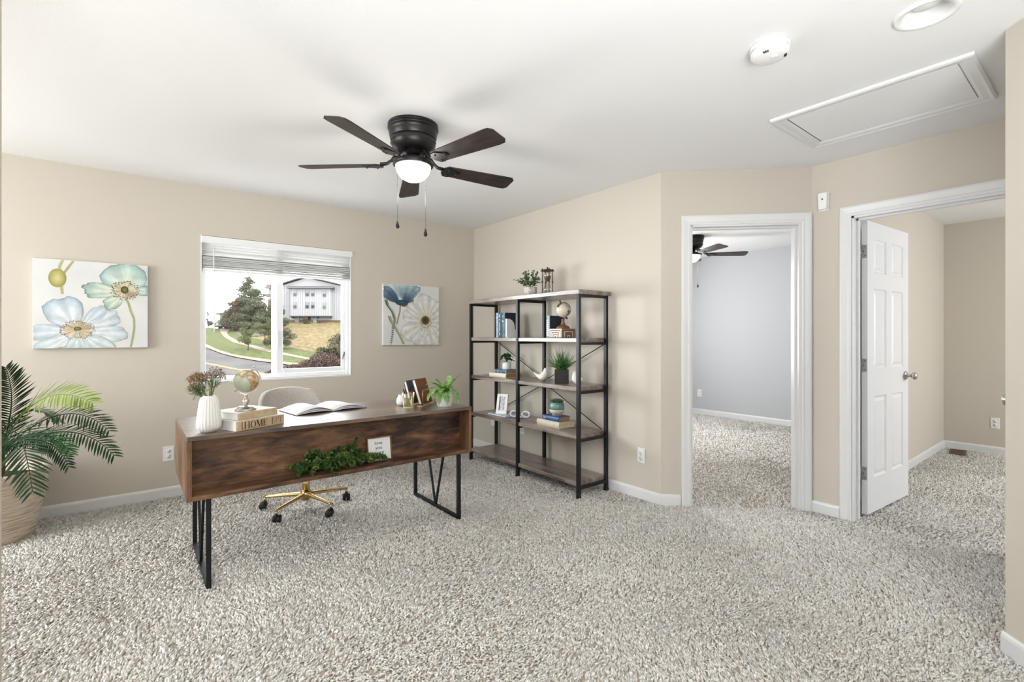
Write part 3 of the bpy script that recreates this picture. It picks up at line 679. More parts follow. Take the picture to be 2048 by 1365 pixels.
# ------------------------------------------------------------------ books
def book(name, label, loc, rotz, L, Wd, T, cover, pages='paper_cream', group=None, spine_deco=None, standing=False, rot=None, cov=0.003):
    """lying book: spine on local -y side running along x (0..L), depth Wd in +y, thickness T in z"""
    t = thing(name, label, 'book', loc, rotz, group)
    if rot: t.rotation_euler = rot
    b = MB(); b.bevbox(0, L, 0.0, Wd, 0, cov, 0.0008); b.bevbox(0, L, 0.0, Wd, T - cov, T, 0.0008)
    n = 6; poly = [(0.002, cov * 0.5)] + [(-0.006 * sin(pi * k / n), cov * 0.5 + (T - cov) * k / n) for k in range(n + 1)] + [(0.004, T - cov * 0.5), (0.004, cov * 0.5)]
    b.prism(poly[1:], 0, L, lambda y, z, x: (x, y, z)); b.build('cover', cover, t)
    b = MB(); b.box(0.004, L - 0.004, 0.003, Wd - 0.005, cov, T - cov); b.build('pages', pages, t)
    if spine_deco: spine_deco(t, L, T)
    return t
mat('book_beige', (196, 174, 142), 0.7, vary=(40, (182, 158, 126)))
mat('book_white', (234, 228, 217), 0.6)
mat('ink', (38, 34, 34), 0.7); mat('ink_brown', (92, 74, 58), 0.7)
def flat(t, name, m, shapes, y=-0.0068, parent=None):
    """flat print on the spine, shapes: list of polygons in (x,z)"""
    b = MB()
    for p in shapes: b.prism(p, y, y + 0.0012, lambda a, c, d: (a, d, c))
    return b.build(name, m, parent or t)
def R4(x0, x1, z0, z1): return [(x0, z0), (x1, z0), (x1, z1), (x0, z1)]
def home_print(t, L, T):
    y = -0.0075
    b = MB(); b.box(0.0, L, -0.0072, 0.004, 0.0008, T - 0.0008); b.build('spine', 'book_beige', t)
    z0, z1 = 0.0075, T - 0.0075; h = z1 - z0; th, tn, sf = 0.0052, 0.0014, 0.0014
    H_ = []; x = 0.040
    def stem(x, w): return [R4(x, x + w, z0, z1), R4(x - 0.0025, x + w + 0.0025, z0, z0 + sf), R4(x - 0.0025, x + w + 0.0025, z1 - sf, z1)]
    Hs = stem(x, th) + stem(x + 0.021, th) + [R4(x, x + 0.022, z0 + h * 0.5 - tn / 2, z0 + h * 0.5 + tn / 2)]
    flat(t, 'letter', 'ink', Hs, y - 0.0006)
    cx = x + 0.0475; cz = (z0 + z1) / 2; O = []; n = 28
    for k in range(n):
        a0, a1 = 2 * pi * k / n, 2 * pi * (k + 1) / n
        e = lambda a, rx, rz: (cx + rx * cos(a), cz + rz * sin(a))
        O.append([e(a0, 0.0150, h / 2 + 0.0006), e(a1, 0.0150, h / 2 + 0.0006), e(a1, 0.0098, h / 2 - 0.0008), e(a0, 0.0098, h / 2 - 0.0008)])
    flat(t, 'letter', 'ink', O, y - 0.0006)
    x = cx + 0.0205
    Ms = [R4(x, x + tn, z0, z1), R4(x - 0.002, x + tn + 0.002, z0, z0 + sf)] + stem(x + 0.0255, th)
    Ms += [[(x - 0.002, z1), (x + 0.006, z1), (x + 0.0165, z0), (x + 0.0125, z0)], [(x + 0.0125, z0), (x + 0.0150, z0), (x + 0.0275, z1), (x + 0.0255, z1)]]
    flat(t, 'letter', 'ink', Ms, y - 0.0006)
    x = x + 0.0385
    Es = stem(x, th) + [R4(x, x + 0.0200, z0, z0 + sf), R4(x, x + 0.0195, z1 - sf, z1), R4(x, x + 0.014, cz - tn / 2, cz + tn / 2), R4(x + 0.0188, x + 0.0200, z0, z0 + 0.009), R4(x + 0.0183, x + 0.0195, z1 - 0.009, z1), R4(x + 0.0128, x + 0.014, cz - 0.004, cz + 0.004)]
    flat(t, 'letter', 'ink', Es, y - 0.0006)
    for xx in (0.024, 0.196): flat(t, 'rule', 'ink_brown', [R4(xx, xx + 0.0045, 0.006, T - 0.006)], y - 0.0004)
    small = []
    for i, (xx, n) in enumerate(((0.221, 6), (0.233, 4), (0.246, 7))):
        zz = T - 0.008
        for k in range(n):
            ln = 0.0022 + 0.002 * ((k * 7 + i * 3) % 3) / 2; small.append(R4(xx, xx + 0.0035, zz - ln, zz)); zz -= ln + 0.0014
            if zz < 0.010: break
    flat(t, 'small_print', 'ink_brown', small, y - 0.0004)
book('coffee_table_book', 'beige hardback with HOME printed on the spine, under a white book on the desk', (0.424, 2.772, DT + 0.0005), radians(25), 0.271, 0.205, 0.050, 'book_white', 'paper_white', spine_deco=home_print)
def plain_spine(t, L, T):
    b = MB(); b.box(0.0, L, -0.0068, 0.004, 0.0008, T - 0.0008); b.build('spine', 'book_beige', t)
book('coffee_table_book', 'plain white hardback lying on the HOME book under the silver globe', (0.437, 2.800, DT + 0.0510), radians(28.5), 0.232, 0.200, 0.037, 'book_white', 'paper_white', spine_deco=plain_spine)

# ------------------------------------------------------------------ globes
def globe_mat(name, sea, land, rim, seed, tilt=0.2):
    m = bpy.data.materials.new(name); m.use_nodes = True; MATS[name] = m
    nt = m.node_tree; N = nt.nodes; L = nt.links; b = N['Principled BSDF']; b.inputs['Roughness'].default_value = 0.28; b.inputs['Coat Weight'].default_value = 0.4
    tc = N.new('ShaderNodeTexCoord'); mp = N.new('ShaderNodeMapping'); mp.inputs['Location'].default_value = seed
    L.new(tc.outputs['Object'], mp.inputs['Vector'])
    n = N.new('ShaderNodeTexNoise'); n.inputs['Scale'].default_value = 13; n.inputs['Detail'].default_value = 4; n.inputs['Roughness'].default_value = 0.5; L.new(mp.outputs[0], n.inputs['Vector'])
    r = N.new('ShaderNodeValToRGB'); e = r.color_ramp.elements
    e[0].position = 0.50; e[0].color = rgb(sea); e[1].position = 0.60; e[1].color = rgb(land)
    x = e.new(0.525); x.color = rgb(rim); x = e.new(0.555); x.color = rgb(tuple((a + c) // 2 for a, c in zip(rim, land)))
    L.new(n.outputs[0], r.inputs[0]); L.new(r.outputs[0], b.inputs['Base Color'])
globe_mat('globe_map_green', (178, 184, 160), (214, 198, 158), (158, 112, 66), (0.31, 0.02, 0.10))
globe_mat('globe_map_cream', (216, 206, 188), (128, 100, 56), (92, 72, 40), (0.75, 0.16, 0.2))
mat('silver_worn', (214, 211, 207), 0.26, metal=0.85, vary=(30, (178, 170, 162)))
t = thing('desk_globe', 'small globe with green seas on a silver stand, on the white book', 'globe', (0.488, 2.900, DT + 0.0885), -YAW)
b = MB(); b.lathe([(0.052, 0), (0.054, 0.004), (0.050, 0.010), (0.044, 0.013), (0.040, 0.017), (0.036, 0.020), (0.001, 0.021)], 8); b.build('base', 'silver_worn', t)
b = MB(); b.lathe([(0.009, 0.018), (0.008, 0.026), (0.012, 0.030), (0.017, 0.040), (0.0175, 0.050), (0.013, 0.060), (0.008, 0.066), (0.007, 0.072), (0.009, 0.078), (0.006, 0.084)], 20); b.build('stem', 'silver_worn', t)
GC = Vector((0.004, 0, 0.156)); GR = 0.062
b = MB(); b.ball((0, 0, 0), GR, 32, 20); gb = b.build('ball', 'globe_map_green', t, GC)
axd = radians(-118)  # meridian arm in the local x-z plane
arc = [GC + Vector((0.074 * cos(a), 0, 0.074 * sin(a))) for a in [radians(-140) + radians(205) * k / 26 for k in range(27)]]
b = MB()
for i in range(26):
    b.bar(arc[i], arc[i + 1], 0.008, 0.0035)
b.build('meridian_arm', 'silver_worn', t)
ax = Vector((cos(radians(62)), 0, sin(radians(62))))
b = MB(); b.tube([GC + ax * GR, GC + ax * 0.082], 0.004, 10); b.ball(GC + ax * 0.086, 0.006, 10, 6); b.tube([GC - Vector((cos(radians(40)), 0, sin(radians(40)))) * 0.060, GC - Vector((cos(radians(40)), 0, sin(radians(40)))) * 0.082], 0.004, 10); b.ball(GC - Vector((cos(radians(40)), 0, sin(radians(40)))) * 0.084, 0.006, 10, 6); b.build('pivot_pins', 'silver_worn', t)

# ------------------------------------------------------------------ vase with dried flowers
t = thing('fluted_vase', 'white fluted ceramic vase with dried flowers at the desk corner', 'vase', (0.317, 2.862, DT))
prof = [(0.030, 0), (0.034, 0.002), (0.046, 0.012), (0.053, 0.028), (0.053, 0.050), (0.049, 0.090), (0.044, 0.130), (0.041, 0.155), (0.036, 0.170), (0.027, 0.181), (0.025, 0.183), (0.021, 0.181), (0.021, 0.150), (0.001, 0.150)]
def flt(k, z):
    if z > 0.172: return 0
    return 0.12 * (abs(((k / 4.0) % 1) - 0.5) * 2 - 0.5) * (1 if z > 0.02 else 0.6)
b = MB(); b.lathe(prof, 88, smooth=True, flute=lambda k, z: flt(k, z)); b.build('vase_body', 'ceramic_white', t)
leaf_mat('dried_leaf', (66, 84, 62), (120, 136, 96), 0.7)
leaf_mat('dried_bloom_gold', (104, 82, 52), (168, 138, 96), 0.8, (132, 100, 78))
leaf_mat('dried_bloom_mauve', (116, 96, 88), (176, 158, 146), 0.8, (140, 116, 70))
mat('stem_green', (104, 116, 58), 0.6)
def bouquet(parent, base, head, rad, bloom, nb, seed, leaves=60):
    rs = random.Random(seed); head = Vector(head); base = Vector(base)
    st = MB(); bm_ = MB(); lf = MB()
    for k in range(9):
        d = Vector((rs.gauss(0, 1), rs.gauss(0, 1), rs.gauss(0.3, 0.8))).normalized() * rad * rs.uniform(0.4, 0.9)
        e = head + d; mid = base.lerp(head, 0.7) + d * 0.3
        st.tube([base, base.lerp(mid, 0.5) + Vector((rs.gauss(0, 0.001), rs.gauss(0, .001), 0)), mid, e], [0.0022, 0.002, 0.0016, 0.0008], 5)
    for k in range(nb):
        d = Vector((rs.gauss(0, 1), rs.gauss(0, 1), abs(rs.gauss(0.5, 0.8)) - 0.25)).normalized() * rad * rs.uniform(0.55, 1.1); p = head + d
        for q in range(3):
            dd = Vector((rs.gauss(0, 1), rs.gauss(0, 1), rs.gauss(0, 1))).normalized(); bm_.leaf(p, p + dd * rs.uniform(0.004, 0.008), 0.0045, (rs.gauss(0, 1), rs.gauss(0, 1), rs.gauss(0, 1)), segs=2)
    for k in range(leaves):
        u = rs.uniform(0.45, 1.0); p = base.lerp(head, u) + Vector((rs.gauss(0, 1), rs.gauss(0, 1), rs.gauss(0, 0.7))) * rad * 0.35 * u
        d = (p - base).normalized() + Vector((rs.gauss(0, 0.7), rs.gauss(0, 0.7), rs.gauss(-0.1, 0.5))); lf.leaf(p, p + d * rs.uniform(0.014, 0.030), 0.004, (rs.gauss(0, 1), rs.gauss(0, 1), 1), segs=2)
    s = st.build('stem', 'stem_green', parent); bm_.build('bloom', bloom, s); lf.build('leaves', 'dried_leaf', s)
c, s_ = RT.x, RT.y
def sd(lr, fb, z): return (lr * RT.x + fb * FW.x, lr * RT.y + fb * FW.y, z)   # left/right, away/near of the viewer
bouquet(t, (0, 0, 0.15), sd(-0.052, -0.01, 0.258), 0.043, 'dried_bloom_gold', 330, 1, 90)
bouquet(t, (0.004, 0, 0.15), sd(0.022, 0.01, 0.278), 0.048, 'dried_bloom_mauve', 300, 2, 90)
bouquet(t, (-0.004, 0, 0.15), sd(-0.072, 0.0, 0.215), 0.032, 'dried_bloom_gold', 110, 3, 110)
b = MB(); pts = [sd(0, 0, 0.17), sd(-0.03, -.01, 0.215), sd(-0.055, -.01, 0.195), sd(-0.072, -.012, 0.165)]; b.tube(pts, 0.0012, 5); rs = random.Random(8)
for k in range(20):
    u = k / 19; p = Vector(pts[2]).lerp(Vector(pts[3]), u); d = Vector((rs.gauss(0, 1), rs.gauss(0, 1), rs.gauss(-0.3, .6))).normalized(); b.leaf(p, p + d * 0.010, 0.004, (0, 0, 1), segs=2)
b.build('trailing_sprig', 'stem_green', t)

# ------------------------------------------------------------------ open magazine
t = thing('open_magazine', 'open white magazine lying on the desk in front of the chair', 'magazine', (1.022, 3.125, DT), radians(7))
def page(sgn, lift, depth0, depth1, wd, nm, m, z0, curl=0.0):
    b = MB(); n = 12; vs = []; fs = []
    for j in range(2):
        for i in range(n + 1):
            u = i / n; x = sgn * wd * u
            z = z0 + lift * sin(pi * min(1, u * 1.0)) ** 1.0 * (1 - 0.35 * u) + curl * u * u * (1 - j)
            y = (depth0 if j == 0 else depth1)
            vs.append((x, y, z))
    for i in range(n): fs.append((i, i + 1, n + 2 + i, n + 1 + i))
    vs2 = [(x, y, z - 0.0012) for x, y, z in vs]; o = len(vs)
    fs += [(a + o, d + o, c_ + o, b_ + o) for a, b_, c_, d in fs]
    fs += [(i, i + o, i + 1 + o, i + 1) for i in range(n)] + [(n + 1 + i, n + 2 + i, n + 2 + i + o, n + 1 + i + o) for i in range(n)] + [(n, n + o, 2 * n + 1 + o, 2 * n + 1), (0, n + 1, n + 1 + o, o)]
    b.add(vs + vs2, fs, True); return b.build(nm, m, t)
b = MB(); b.box(-0.235, -0.002, -0.004, 0.286, 0.0005, 0.002); b.box(0.002, 0.232, -0.004, 0.286, 0.0005, 0.002); b.build('cover', 'ink', t)
for k, (lf_, z) in enumerate(((0.012, 0.0035), (0.022, 0.006), (0.034, 0.009))): page(-1, lf_, 0, 0.280, 0.230, 'page', 'paper_white', z, 0)
for k, (lf_, z) in enumerate(((0.010, 0.0035), (0.018, 0.006), (0.028, 0.009))): page(1, lf_, 0, 0.280, 0.222, 'page', 'paper_white', z, 0.0)

# ------------------------------------------------------------------ pen cup, pens, small white pot, book rack
t = thing('glass_pen_cup', 'tinted glass cup holding pens near the right end of the desk', 'cup', (1.480, 2.995, DT))
b = MB(); b.lathe([(0.001, 0.003), (0.030, 0.003), (0.031, 0.010), (0.034, 0.05), (0.040, 0.098), (0.0425, 0.1005), (0.044, 0.099), (0.0375, 0.05), (0.034, 0.006), (0.030, 0.0), (0.001, 0.0)], 32); b.build('glass', 'amber_glass', t)
mat('amber_foot', (214, 196, 146), 0.3)
b = MB(); b.lathe([(0.0335, 0.0), (0.0352, 0.004), (0.034, 0.008), (0.0335, 0.004)], 32, caps=False); b.build('foot_rim', 'amber_foot', t)
mat('pen_grey', (150, 146, 140), 0.4)
for i, (bx, tx, m, lab) in enumerate(((( 0.010, 0.0), (-0.034, -0.006, 0.124), 'ink', 'dark pen leaning furthest left in the tinted glass cup'), ((0.012, 0.008), (-0.018, -0.014, 0.123), 'ink', 'dark pen second from the left in the tinted glass cup'), ((-0.012, 0.0), (0.034, 0.012, 0.128), 'pen_grey', 'grey pen leaning right in the tinted glass cup'))):
    p0 = Vector(sd(bx[0], bx[1], 0.006)); p1 = Vector(sd(*tx))
    q = thing('pen', lab, 'pen', (1.480, 2.995, DT), 0, 'pens in the glass cup')
    b = MB(); b.tube([p0, p0.lerp(p1, 0.1), p0.lerp(p1, 0.72)], [0.0012, 0.0035, 0.0038], 8); b.build('barrel', 'pen_grey', q)
    b = MB(); b.tube([p0.lerp(p1, 0.72), p0.lerp(p1, 0.98), p1], [0.0045, 0.0045, 0.003], 8); b.build('cap', 'ink', q)
t = thing('small_pot', 'small white bulbous jar behind the glass pen cup', 'jar', (1.492, 3.118, DT))
b = MB(); b.lathe([(0.026, 0), (0.036, 0.010), (0.039, 0.030), (0.034, 0.052), (0.024, 0.064), (0.024, 0.070), (0.021, 0.070), (0.021, 0.055), (0.001, 0.050)], 28); b.build('jar_body', 'ceramic_white', t)
b = MB(); b.lathe([(0.0245, 0.0665), (0.026, 0.070), (0.0245, 0.074), (0.0205, 0.072)], 24, caps=False); b.build('rim', 'ceramic_white', t)

t = thing('wire_book_rack', 'copper wire rack holding two leaning books on the desk', 'book rack', (1.605, 3.075, DT), radians(-58))
b = MB(); w = 0.0022
xs_ = (-0.075, 0.0, 0.075)
for y in (-0.085, 0.085): b.tube([(-0.075, y, 0.003), (0.075, y, 0.003)], w, 6)
for x in xs_: b.tube([(x, -0.085, 0.003), (x, 0.085, 0.003)], w, 6)
b.build('base_wire', 'champagne_wire', t)
for x in xs_:
    b = MB(); b.tube([(x, -0.085, 0.003), (x, -0.085, 0.105), (x, -0.078, 0.112), (x, 0.078, 0.112), (x, 0.085, 0.105), (x, 0.085, 0.003)], w, 6); b.build('upright_wire', 'champagne_wire', t)
mat('book_navy', (34, 52, 74), 0.5, vary=(16, (70, 92, 112)))
mat('book_brown', (118, 72, 44), 0.55, vary=(20, (96, 56, 34)))
# leaning books: spine edge along the top is seen from the right, covers face the camera right
def leaning(name, label, x, lean, Wd, Hh, T, cover, pages):
    q = thing(name, label, 'book', (1.605 + x * cos(radians(-58)), 3.075 + x * sin(radians(-58)), DT + 0.0075), radians(-58))
    M = RY(lean)
    b = MB(); b.bevbox(0, 0.003, -0.075, 0.075 + Wd, 0, Hh, 0.0008, M); b.bevbox(T - 0.003, T, -0.075, 0.075 + Wd, 0, Hh, 0.0008, M); b.build('cover', cover, q)
    b = MB(); b.box(0.003, T - 0.003, -0.071, 0.075 + Wd - 0.004, 0.003, Hh - 0.004, M); b.build('pages', pages, q)
    return q
leaning('hardback_book', 'navy hardback leaning at the left in the copper wire rack', -0.036, radians(-17), 0.0, 0.165, 0.021, 'book_brown', 'paper_white')
leaning('hardback_book', 'brown hardback with cream pages leaning in front in the copper wire rack', 0.040, radians(-19), 0.0, 0.178, 0.024, 'book_brown', 'paper_white')
b = MB(); b.bevbox(0.0205, 0.0222, -0.0755, 0.0755, 0.105, 0.1655, 0.0004, RY(radians(-17))); b.build('dust_jacket', 'book_navy', bpy.data.objects['hardback_book'])

# ------------------------------------------------------------------ fern in white pot
leaf_mat('fern_green', (70, 122, 44), (132, 178, 84), 0.45, (170, 204, 150))
t = thing('potted_fern', 'bright green fern in a ribbed white pot at the right end of the desk', 'potted plant', (1.700, 2.895, DT))
b = MB(); pr = [(0.046, 0), (0.048, 0.003)]
for i in range(12): z = 0.006 + i * 0.0078; r = 0.048 + 0.016 * (z / 0.1); pr += [(r, z), (r + 0.0012, z + 0.004)]
pr += [(0.0655, 0.100), (0.0655, 0.104), (0.061, 0.104), (0.059, 0.085), (0.001, 0.085)]
b.lathe(pr, 36); b.build('pot', 'ceramic_white', t)
b = MB(); b.lathe([(0.058, 0.086), (0.03, 0.090), (0.001, 0.092)], 20); b.build('soil', 'soil', t)
def fern_frond(parent, base, ctrl, tip, n, wmax, seed, m, nm='frond', leafw=0.004, rach=0.0012, up=(0, 0, 1), taper=0.25, tilt=0.45, foldd=0.1, mx=None):
    rs = random.Random(seed); base, ctrl, tip = Vector(base), Vector(ctrl), Vector(tip); b = MB(); pts = []
    for i in range(n + 1):
        u = i / n; pts.append(base * (1 - u) ** 2 + ctrl * 2 * u * (1 - u) + tip * u * u)
    b.tube(pts, [rach * (1 - 0.7 * i / n) for i in range(n + 1)], 5)
    upv = Vector(up)
    for i in range(2, n + 1):
        u = i / n; tg = (pts[min(i + 1, n)] - pts[i - 1]).normalized(); sdv = tg.cross(upv).normalized(); nr = sdv.cross(tg).normalized()
        ln = wmax * (sin(pi * min(1, 0.12 + 0.86 * u)) ** 0.7 * (1 - taper) + taper * 0.8)
        for s in (-1, 1):
            d = (tg * (tilt + 0.35 * u) + sdv * s + nr * rs.uniform(-0.05, 0.22)).normalized()
            b.leaf(pts[i], pts[i] + d * ln * rs.uniform(0.9, 1.15), leafw * (mx or 1), nr, foldd, droop=rs.uniform(0.02, 0.22), segs=4)
    return b.build(nm, m, parent)
ff = [(sd(-0.02, 0, .09), sd(-0.08, -0.02, .17), sd(-0.135, -0.02, 0.085)), (sd(0, 0, .09), sd(-0.05, 0.02, .19), sd(-0.12, 0.03, 0.125)), (sd(-0.01, -0.02, .09), sd(-0.03, -0.09, .16), sd(-0.02, -0.085, 0.03)), (sd(0.01, -0.02, .09), sd(0.02, -0.10, .15), sd(0.035, -0.09, 0.02)),
      (sd(0.02, 0, .09), sd(0.03, 0, .16), sd(0.098, -0.02, 0.205)), (sd(0.02, 0.01, .09), sd(0.03, 0, .15), sd(0.06, 0.02, 0.17)), (sd(0.02, 0, .09), sd(0.085, -0.01, .15), sd(0.082, -0.02, 0.035)), (sd(0, 0.02, .09), sd(0, 0.05, .17), sd(0.02, 0.12, 0.12)), (sd(-0.02, -0.02, .09), sd(-0.07, -0.05, .15), sd(-0.09, -0.07, 0.06)), (sd(0, 0, .09), sd(-0.02, -0.01, .16), sd(-0.05, 0.0, 0.175)), (sd(0.01, 0, .09), sd(-0.02, -0.06, .18), sd(-0.06, -0.09, 0.10)), (sd(0.0, -0.02, .09), sd(0.0, -0.06, .16), sd(-0.01, -0.10, 0.11)), (sd(0.01, 0.0, .09), sd(0.04, -0.05, .17), sd(0.07, -0.07, 0.10)), (sd(-0.01, 0.0, .09), sd(-0.05, -0.03, .19), sd(-0.10, -0.05, 0.15)), (sd(0.01, 0.0, .09), sd(0.02, 0.02, .18), sd(0.03, 0.03, 0.19))]
for i, (a, c_, e) in enumerate(ff): fern_frond(t, a, Vector(c_) * 1.08 - Vector((0, 0, 0.012)), Vector(e) * 1.12 - Vector((0, 0, 0.012)), 26, 0.036, i, 'fern_green', leafw=0.0058)

# ------------------------------------------------------------------ garland and sign in the cubby
leaf_mat('eucalyptus', (48, 82, 40), (124, 152, 78), 0.5, (188, 200, 116))
leaf_mat('eucalyptus_dark', (40, 74, 42), (94, 132, 74), 0.5, (150, 174, 104))
t = thing('leaf_garland', 'green leafy garland lying in the open front of the desk', 'garland', (0.74, DY + 0.06, DB + P))
def sprig(parent, p0, p1, arch, n, lw, seed, m):
    rs = random.Random(seed); p0, p1 = Vector(p0), Vector(p1); b = MB(); pts = [p0.lerp(p1, i / n) + Vector((0, 0, arch * 4 * (i / n) * (1 - i / n))) for i in range(n + 1)]
    b.tube(pts, 0.0013, 5)
    for i in range(1, n + 1):
        tg = (pts[i] - pts[i - 1]).normalized(); a0 = rs.uniform(0, pi)
        for q in range(4):
            a = a0 + q * 2 * pi / 4; s = tg.orthogonal().normalized(); s = Matrix.Rotation(a, 3, tg) @ s
            d = (s + tg * 0.5).normalized(); ln = lw * rs.uniform(0.8, 1.25) * (1 - 0.35 * i / n)
            e = pts[i] + d * ln
            if e.z < 0.003: e.z = 0.003 + rs.uniform(0, 0.004)
            b.leaf(pts[i], e, ln * 0.85, tg + Vector((rs.gauss(0, .3), rs.gauss(0, .3), rs.gauss(0, .3))), 0.2, segs=3)
    return b.build('sprig', m, parent)
gs = [((0.03, 0.00, .01), (-0.02, -0.055, .022), .02), ((0.06, 0.01, .02), (0.01, -0.035, .07), .02), ((0.04, 0.02, .02), (0.06, 0.03, .11), .02), ((0.02, 0.0, .02), (-0.03, 0.0, .055), .02), ((0.10, 0.0, .02), (0.05, -0.07, .01), .03), ((0.12, 0.02, .03), (0.10, 0.03, .115), .02), ((0.08, 0, .03), (0.17, -0.072, -.012), .045), ((0.15, 0.01, .03), (0.14, -0.05, .045), .03), ((0.13, 0, .03), (0.22, -0.05, .03), .04), ((0.20, 0.02, .02), (0.19, 0.02, .105), .02),
      ((0.17, 0, .02), (0.27, -0.052, .02), .04), ((0.25, 0.01, .02), (0.235, -0.02, .085), .02), ((0.23, 0.01, .03), (0.33, -0.045, .025), .04), ((0.28, 0.02, .03), (0.285, 0.02, .125), .02), ((0.30, 0.02, .05), (0.325, 0.01, .165), .01), ((0.27, 0.01, .03), (0.335, -0.02, .095), .02), ((0.31, 0, .02), (0.40, -0.05, .03), .04), ((0.34, 0, .02), (0.43, -0.04, .035), .03), ((0.37, -0.01, .02), (0.47, -0.05, .03), .03), ((0.38, -0.01, .02), (0.45, -0.05, .032), .02), ((0.10, 0, .02), (0.02, -0.03, .035), .03), ((0.22, -0.01, .02), (0.12, -0.055, .03), .03), ((0.30, -0.01, .02), (0.22, -0.055, .035), .03), ((0.27, 0.03, .02), (0.35, 0.03, .09), .02), ((0.06, 0.02, .02), (0.14, 0.0, .08), .03), ((0.18, 0.02, .02), (0.26, 0.0, .08), .03)]
gs += [((x_, 0.02, .02), (x_ + 0.05, 0.025, .105 + 0.02 * sin(x_ * 40)), .03) for x_ in (0.02, 0.06, 0.10, 0.14, 0.18, 0.22, 0.26)] + [((x_ + .04, -0.01, .03), (x_ - 0.02, -0.045, .065), .03) for x_ in (0.02, 0.08, 0.14, 0.20, 0.26)]
gr_ = random.Random(3)
gs += [((a[0] + gr_.uniform(-.03, .03), a[1], a[2]), (c_[0] + gr_.uniform(-.04, .04), min(0.045, c_[1] + gr_.uniform(0, .05)), max(0.012, c_[2] * gr_.uniform(.5, .95))), ar) for a, c_, ar in gs if c_[2] < 0.1]
for i, (a, c_, ar) in enumerate(gs): sprig(t, a, c_, ar, 22, 0.0195, 40 + i, 'eucalyptus' if i % 3 else 'eucalyptus_dark')

def text_mesh(txt, size, name, m, parent, M, ext=0.0004, align='CENTER'):
    cu = bpy.data.curves.new(name, 'FONT'); cu.body = txt; cu.size = size; cu.align_x = align; cu.extrude = ext; cu.resolution_u = 3; cu.space_line = 0.95
    o = bpy.data.objects.new(name + '_tmp', cu); COL.objects.link(o); dg = bpy.context.evaluated_depsgraph_get(); me = bpy.data.meshes.new_from_object(o.evaluated_get(dg)); bpy.data.objects.remove(o)
    me.transform(M); me.materials.clear(); me.materials.append(MATS[m]); o = bpy.data.objects.new(name, me); COL.objects.link(o); o.parent = parent; return o
mat('sign_frame_wood', (124, 80, 50), 0.5, vary=(30, (100, 62, 38)))
mat('ink_grey', (92, 90, 88), 0.7)
t = thing('framed_sign', 'small wood-framed white sign reading love you more, in the desk cubby', 'sign', (1.215, DY + 0.082, DB + P), 0)
sw, sh = 0.160, 0.150; M = RX(radians(-9))
b = MB()
for a in ((-sw / 2, sw / 2, 0, 0.008), (-sw / 2, sw / 2, sh - 0.008, sh), (-sw / 2, -sw / 2 + 0.008, 0.008, sh - 0.008), (sw / 2 - 0.008, sw / 2, 0.008, sh - 0.008)): b.bevbox(a[0], a[1], -0.010, 0.010, a[2], a[3], 0.001, M)
b.build('frame', 'sign_frame_wood', t)
b = MB(); b.box(-sw / 2 + 0.007, sw / 2 - 0.007, -0.003, 0.006, 0.007, sh - 0.007, M); b.build('board', 'paper_white', t)
text_mesh('love\nyou\nmore', 0.030, 'lettering', 'ink_grey', t, M @ TR(-0.004, -0.0036, 0.102) @ RX(pi / 2), 0.0006)

# ------------------------------------------------------------------ office chair
t = thing('office_chair', 'light grey woven bucket office chair on a gold five-star base behind the desk', 'chair', (1.0, 3.65, 0), radians(3))
mat('tweed', (214, 209, 201), 0.9, bump=(500, 0.6, 0.002), vary=(340, (170, 162, 154), 0.12), sheen=0.3)
seatg = MB(); nu, nv = 26, 22; vs = []
def shell(u, v):
    # v: 0 front of the seat .. 1 top of the back ; u: -1 .. 1 across
    k = min(v / 0.48, 1.0); q = max(0.0, (v - 0.40) / 0.60)
    halfw = 0.225 + 0.03 * sin(pi * min(1, v * 1.1)) - 0.02 * q
    if v > 0.86: halfw *= sqrt(max(0.0, 1 - ((v - 0.86) / 0.155) ** 2)) * 0.42 + 0.58
    x = u * halfw
    y = -0.185 + 0.355 * k + (0.045 + 0.075 * q) * (1 if v > 0.4 else q)
    z = 0.455 - 0.012 * sin(pi * k) + 0.40 * q ** 1.25
    side = abs(u) ** 2.6
    y -= side * 0.11 * q ** 0.7 * (1 - 0.5 * q); z += side * 0.085 * (1 - q) * min(1, v / 0.25)
    if v > 0.86: z -= side * 0.015
    return (x * (1 + 0.08 * q) - 0.055 * q, y, z)
for j in range(nv + 1):
    for i in range(nu + 1): vs.append(shell(-1 + 2 * i / nu, j / nv))
seatg.add(vs, [(j * (nu + 1) + i, j * (nu + 1) + i + 1, (j + 1) * (nu + 1) + i + 1, (j + 1) * (nu + 1) + i) for j in range(nv) for i in range(nu)], True)
so = seatg.build('seat_shell', 'tweed', t); md = so.modifiers.new('thick', 'SOLIDIFY'); md.thickness = 0.035; md.offset = 1
md2 = so.modifiers.new('round', 'SUBSURF'); md2.levels = 1; md2.render_levels = 1
b = MB(); b.tube([(0, 0, 0.09), (0, 0, 0.26)], 0.026, 20); b.tube([(0, 0, 0.25), (0, 0, 0.415)], 0.018, 20); b.build('gas_column', 'gold_metal', t)
b = MB(); b.bevbox(-0.10, 0.10, -0.10, 0.10, 0.405, 0.425, 0.004); b.build('tilt_plate', 'black_metal', t)
b = MB(); b.lathe([(0.024, 0.062), (0.034, 0.070), (0.036, 0.085), (0.040, 0.105), (0.036, 0.125), (0.028, 0.135)], 24); b.build('hub', 'gold_metal', t)
arm = cas = wheel = None
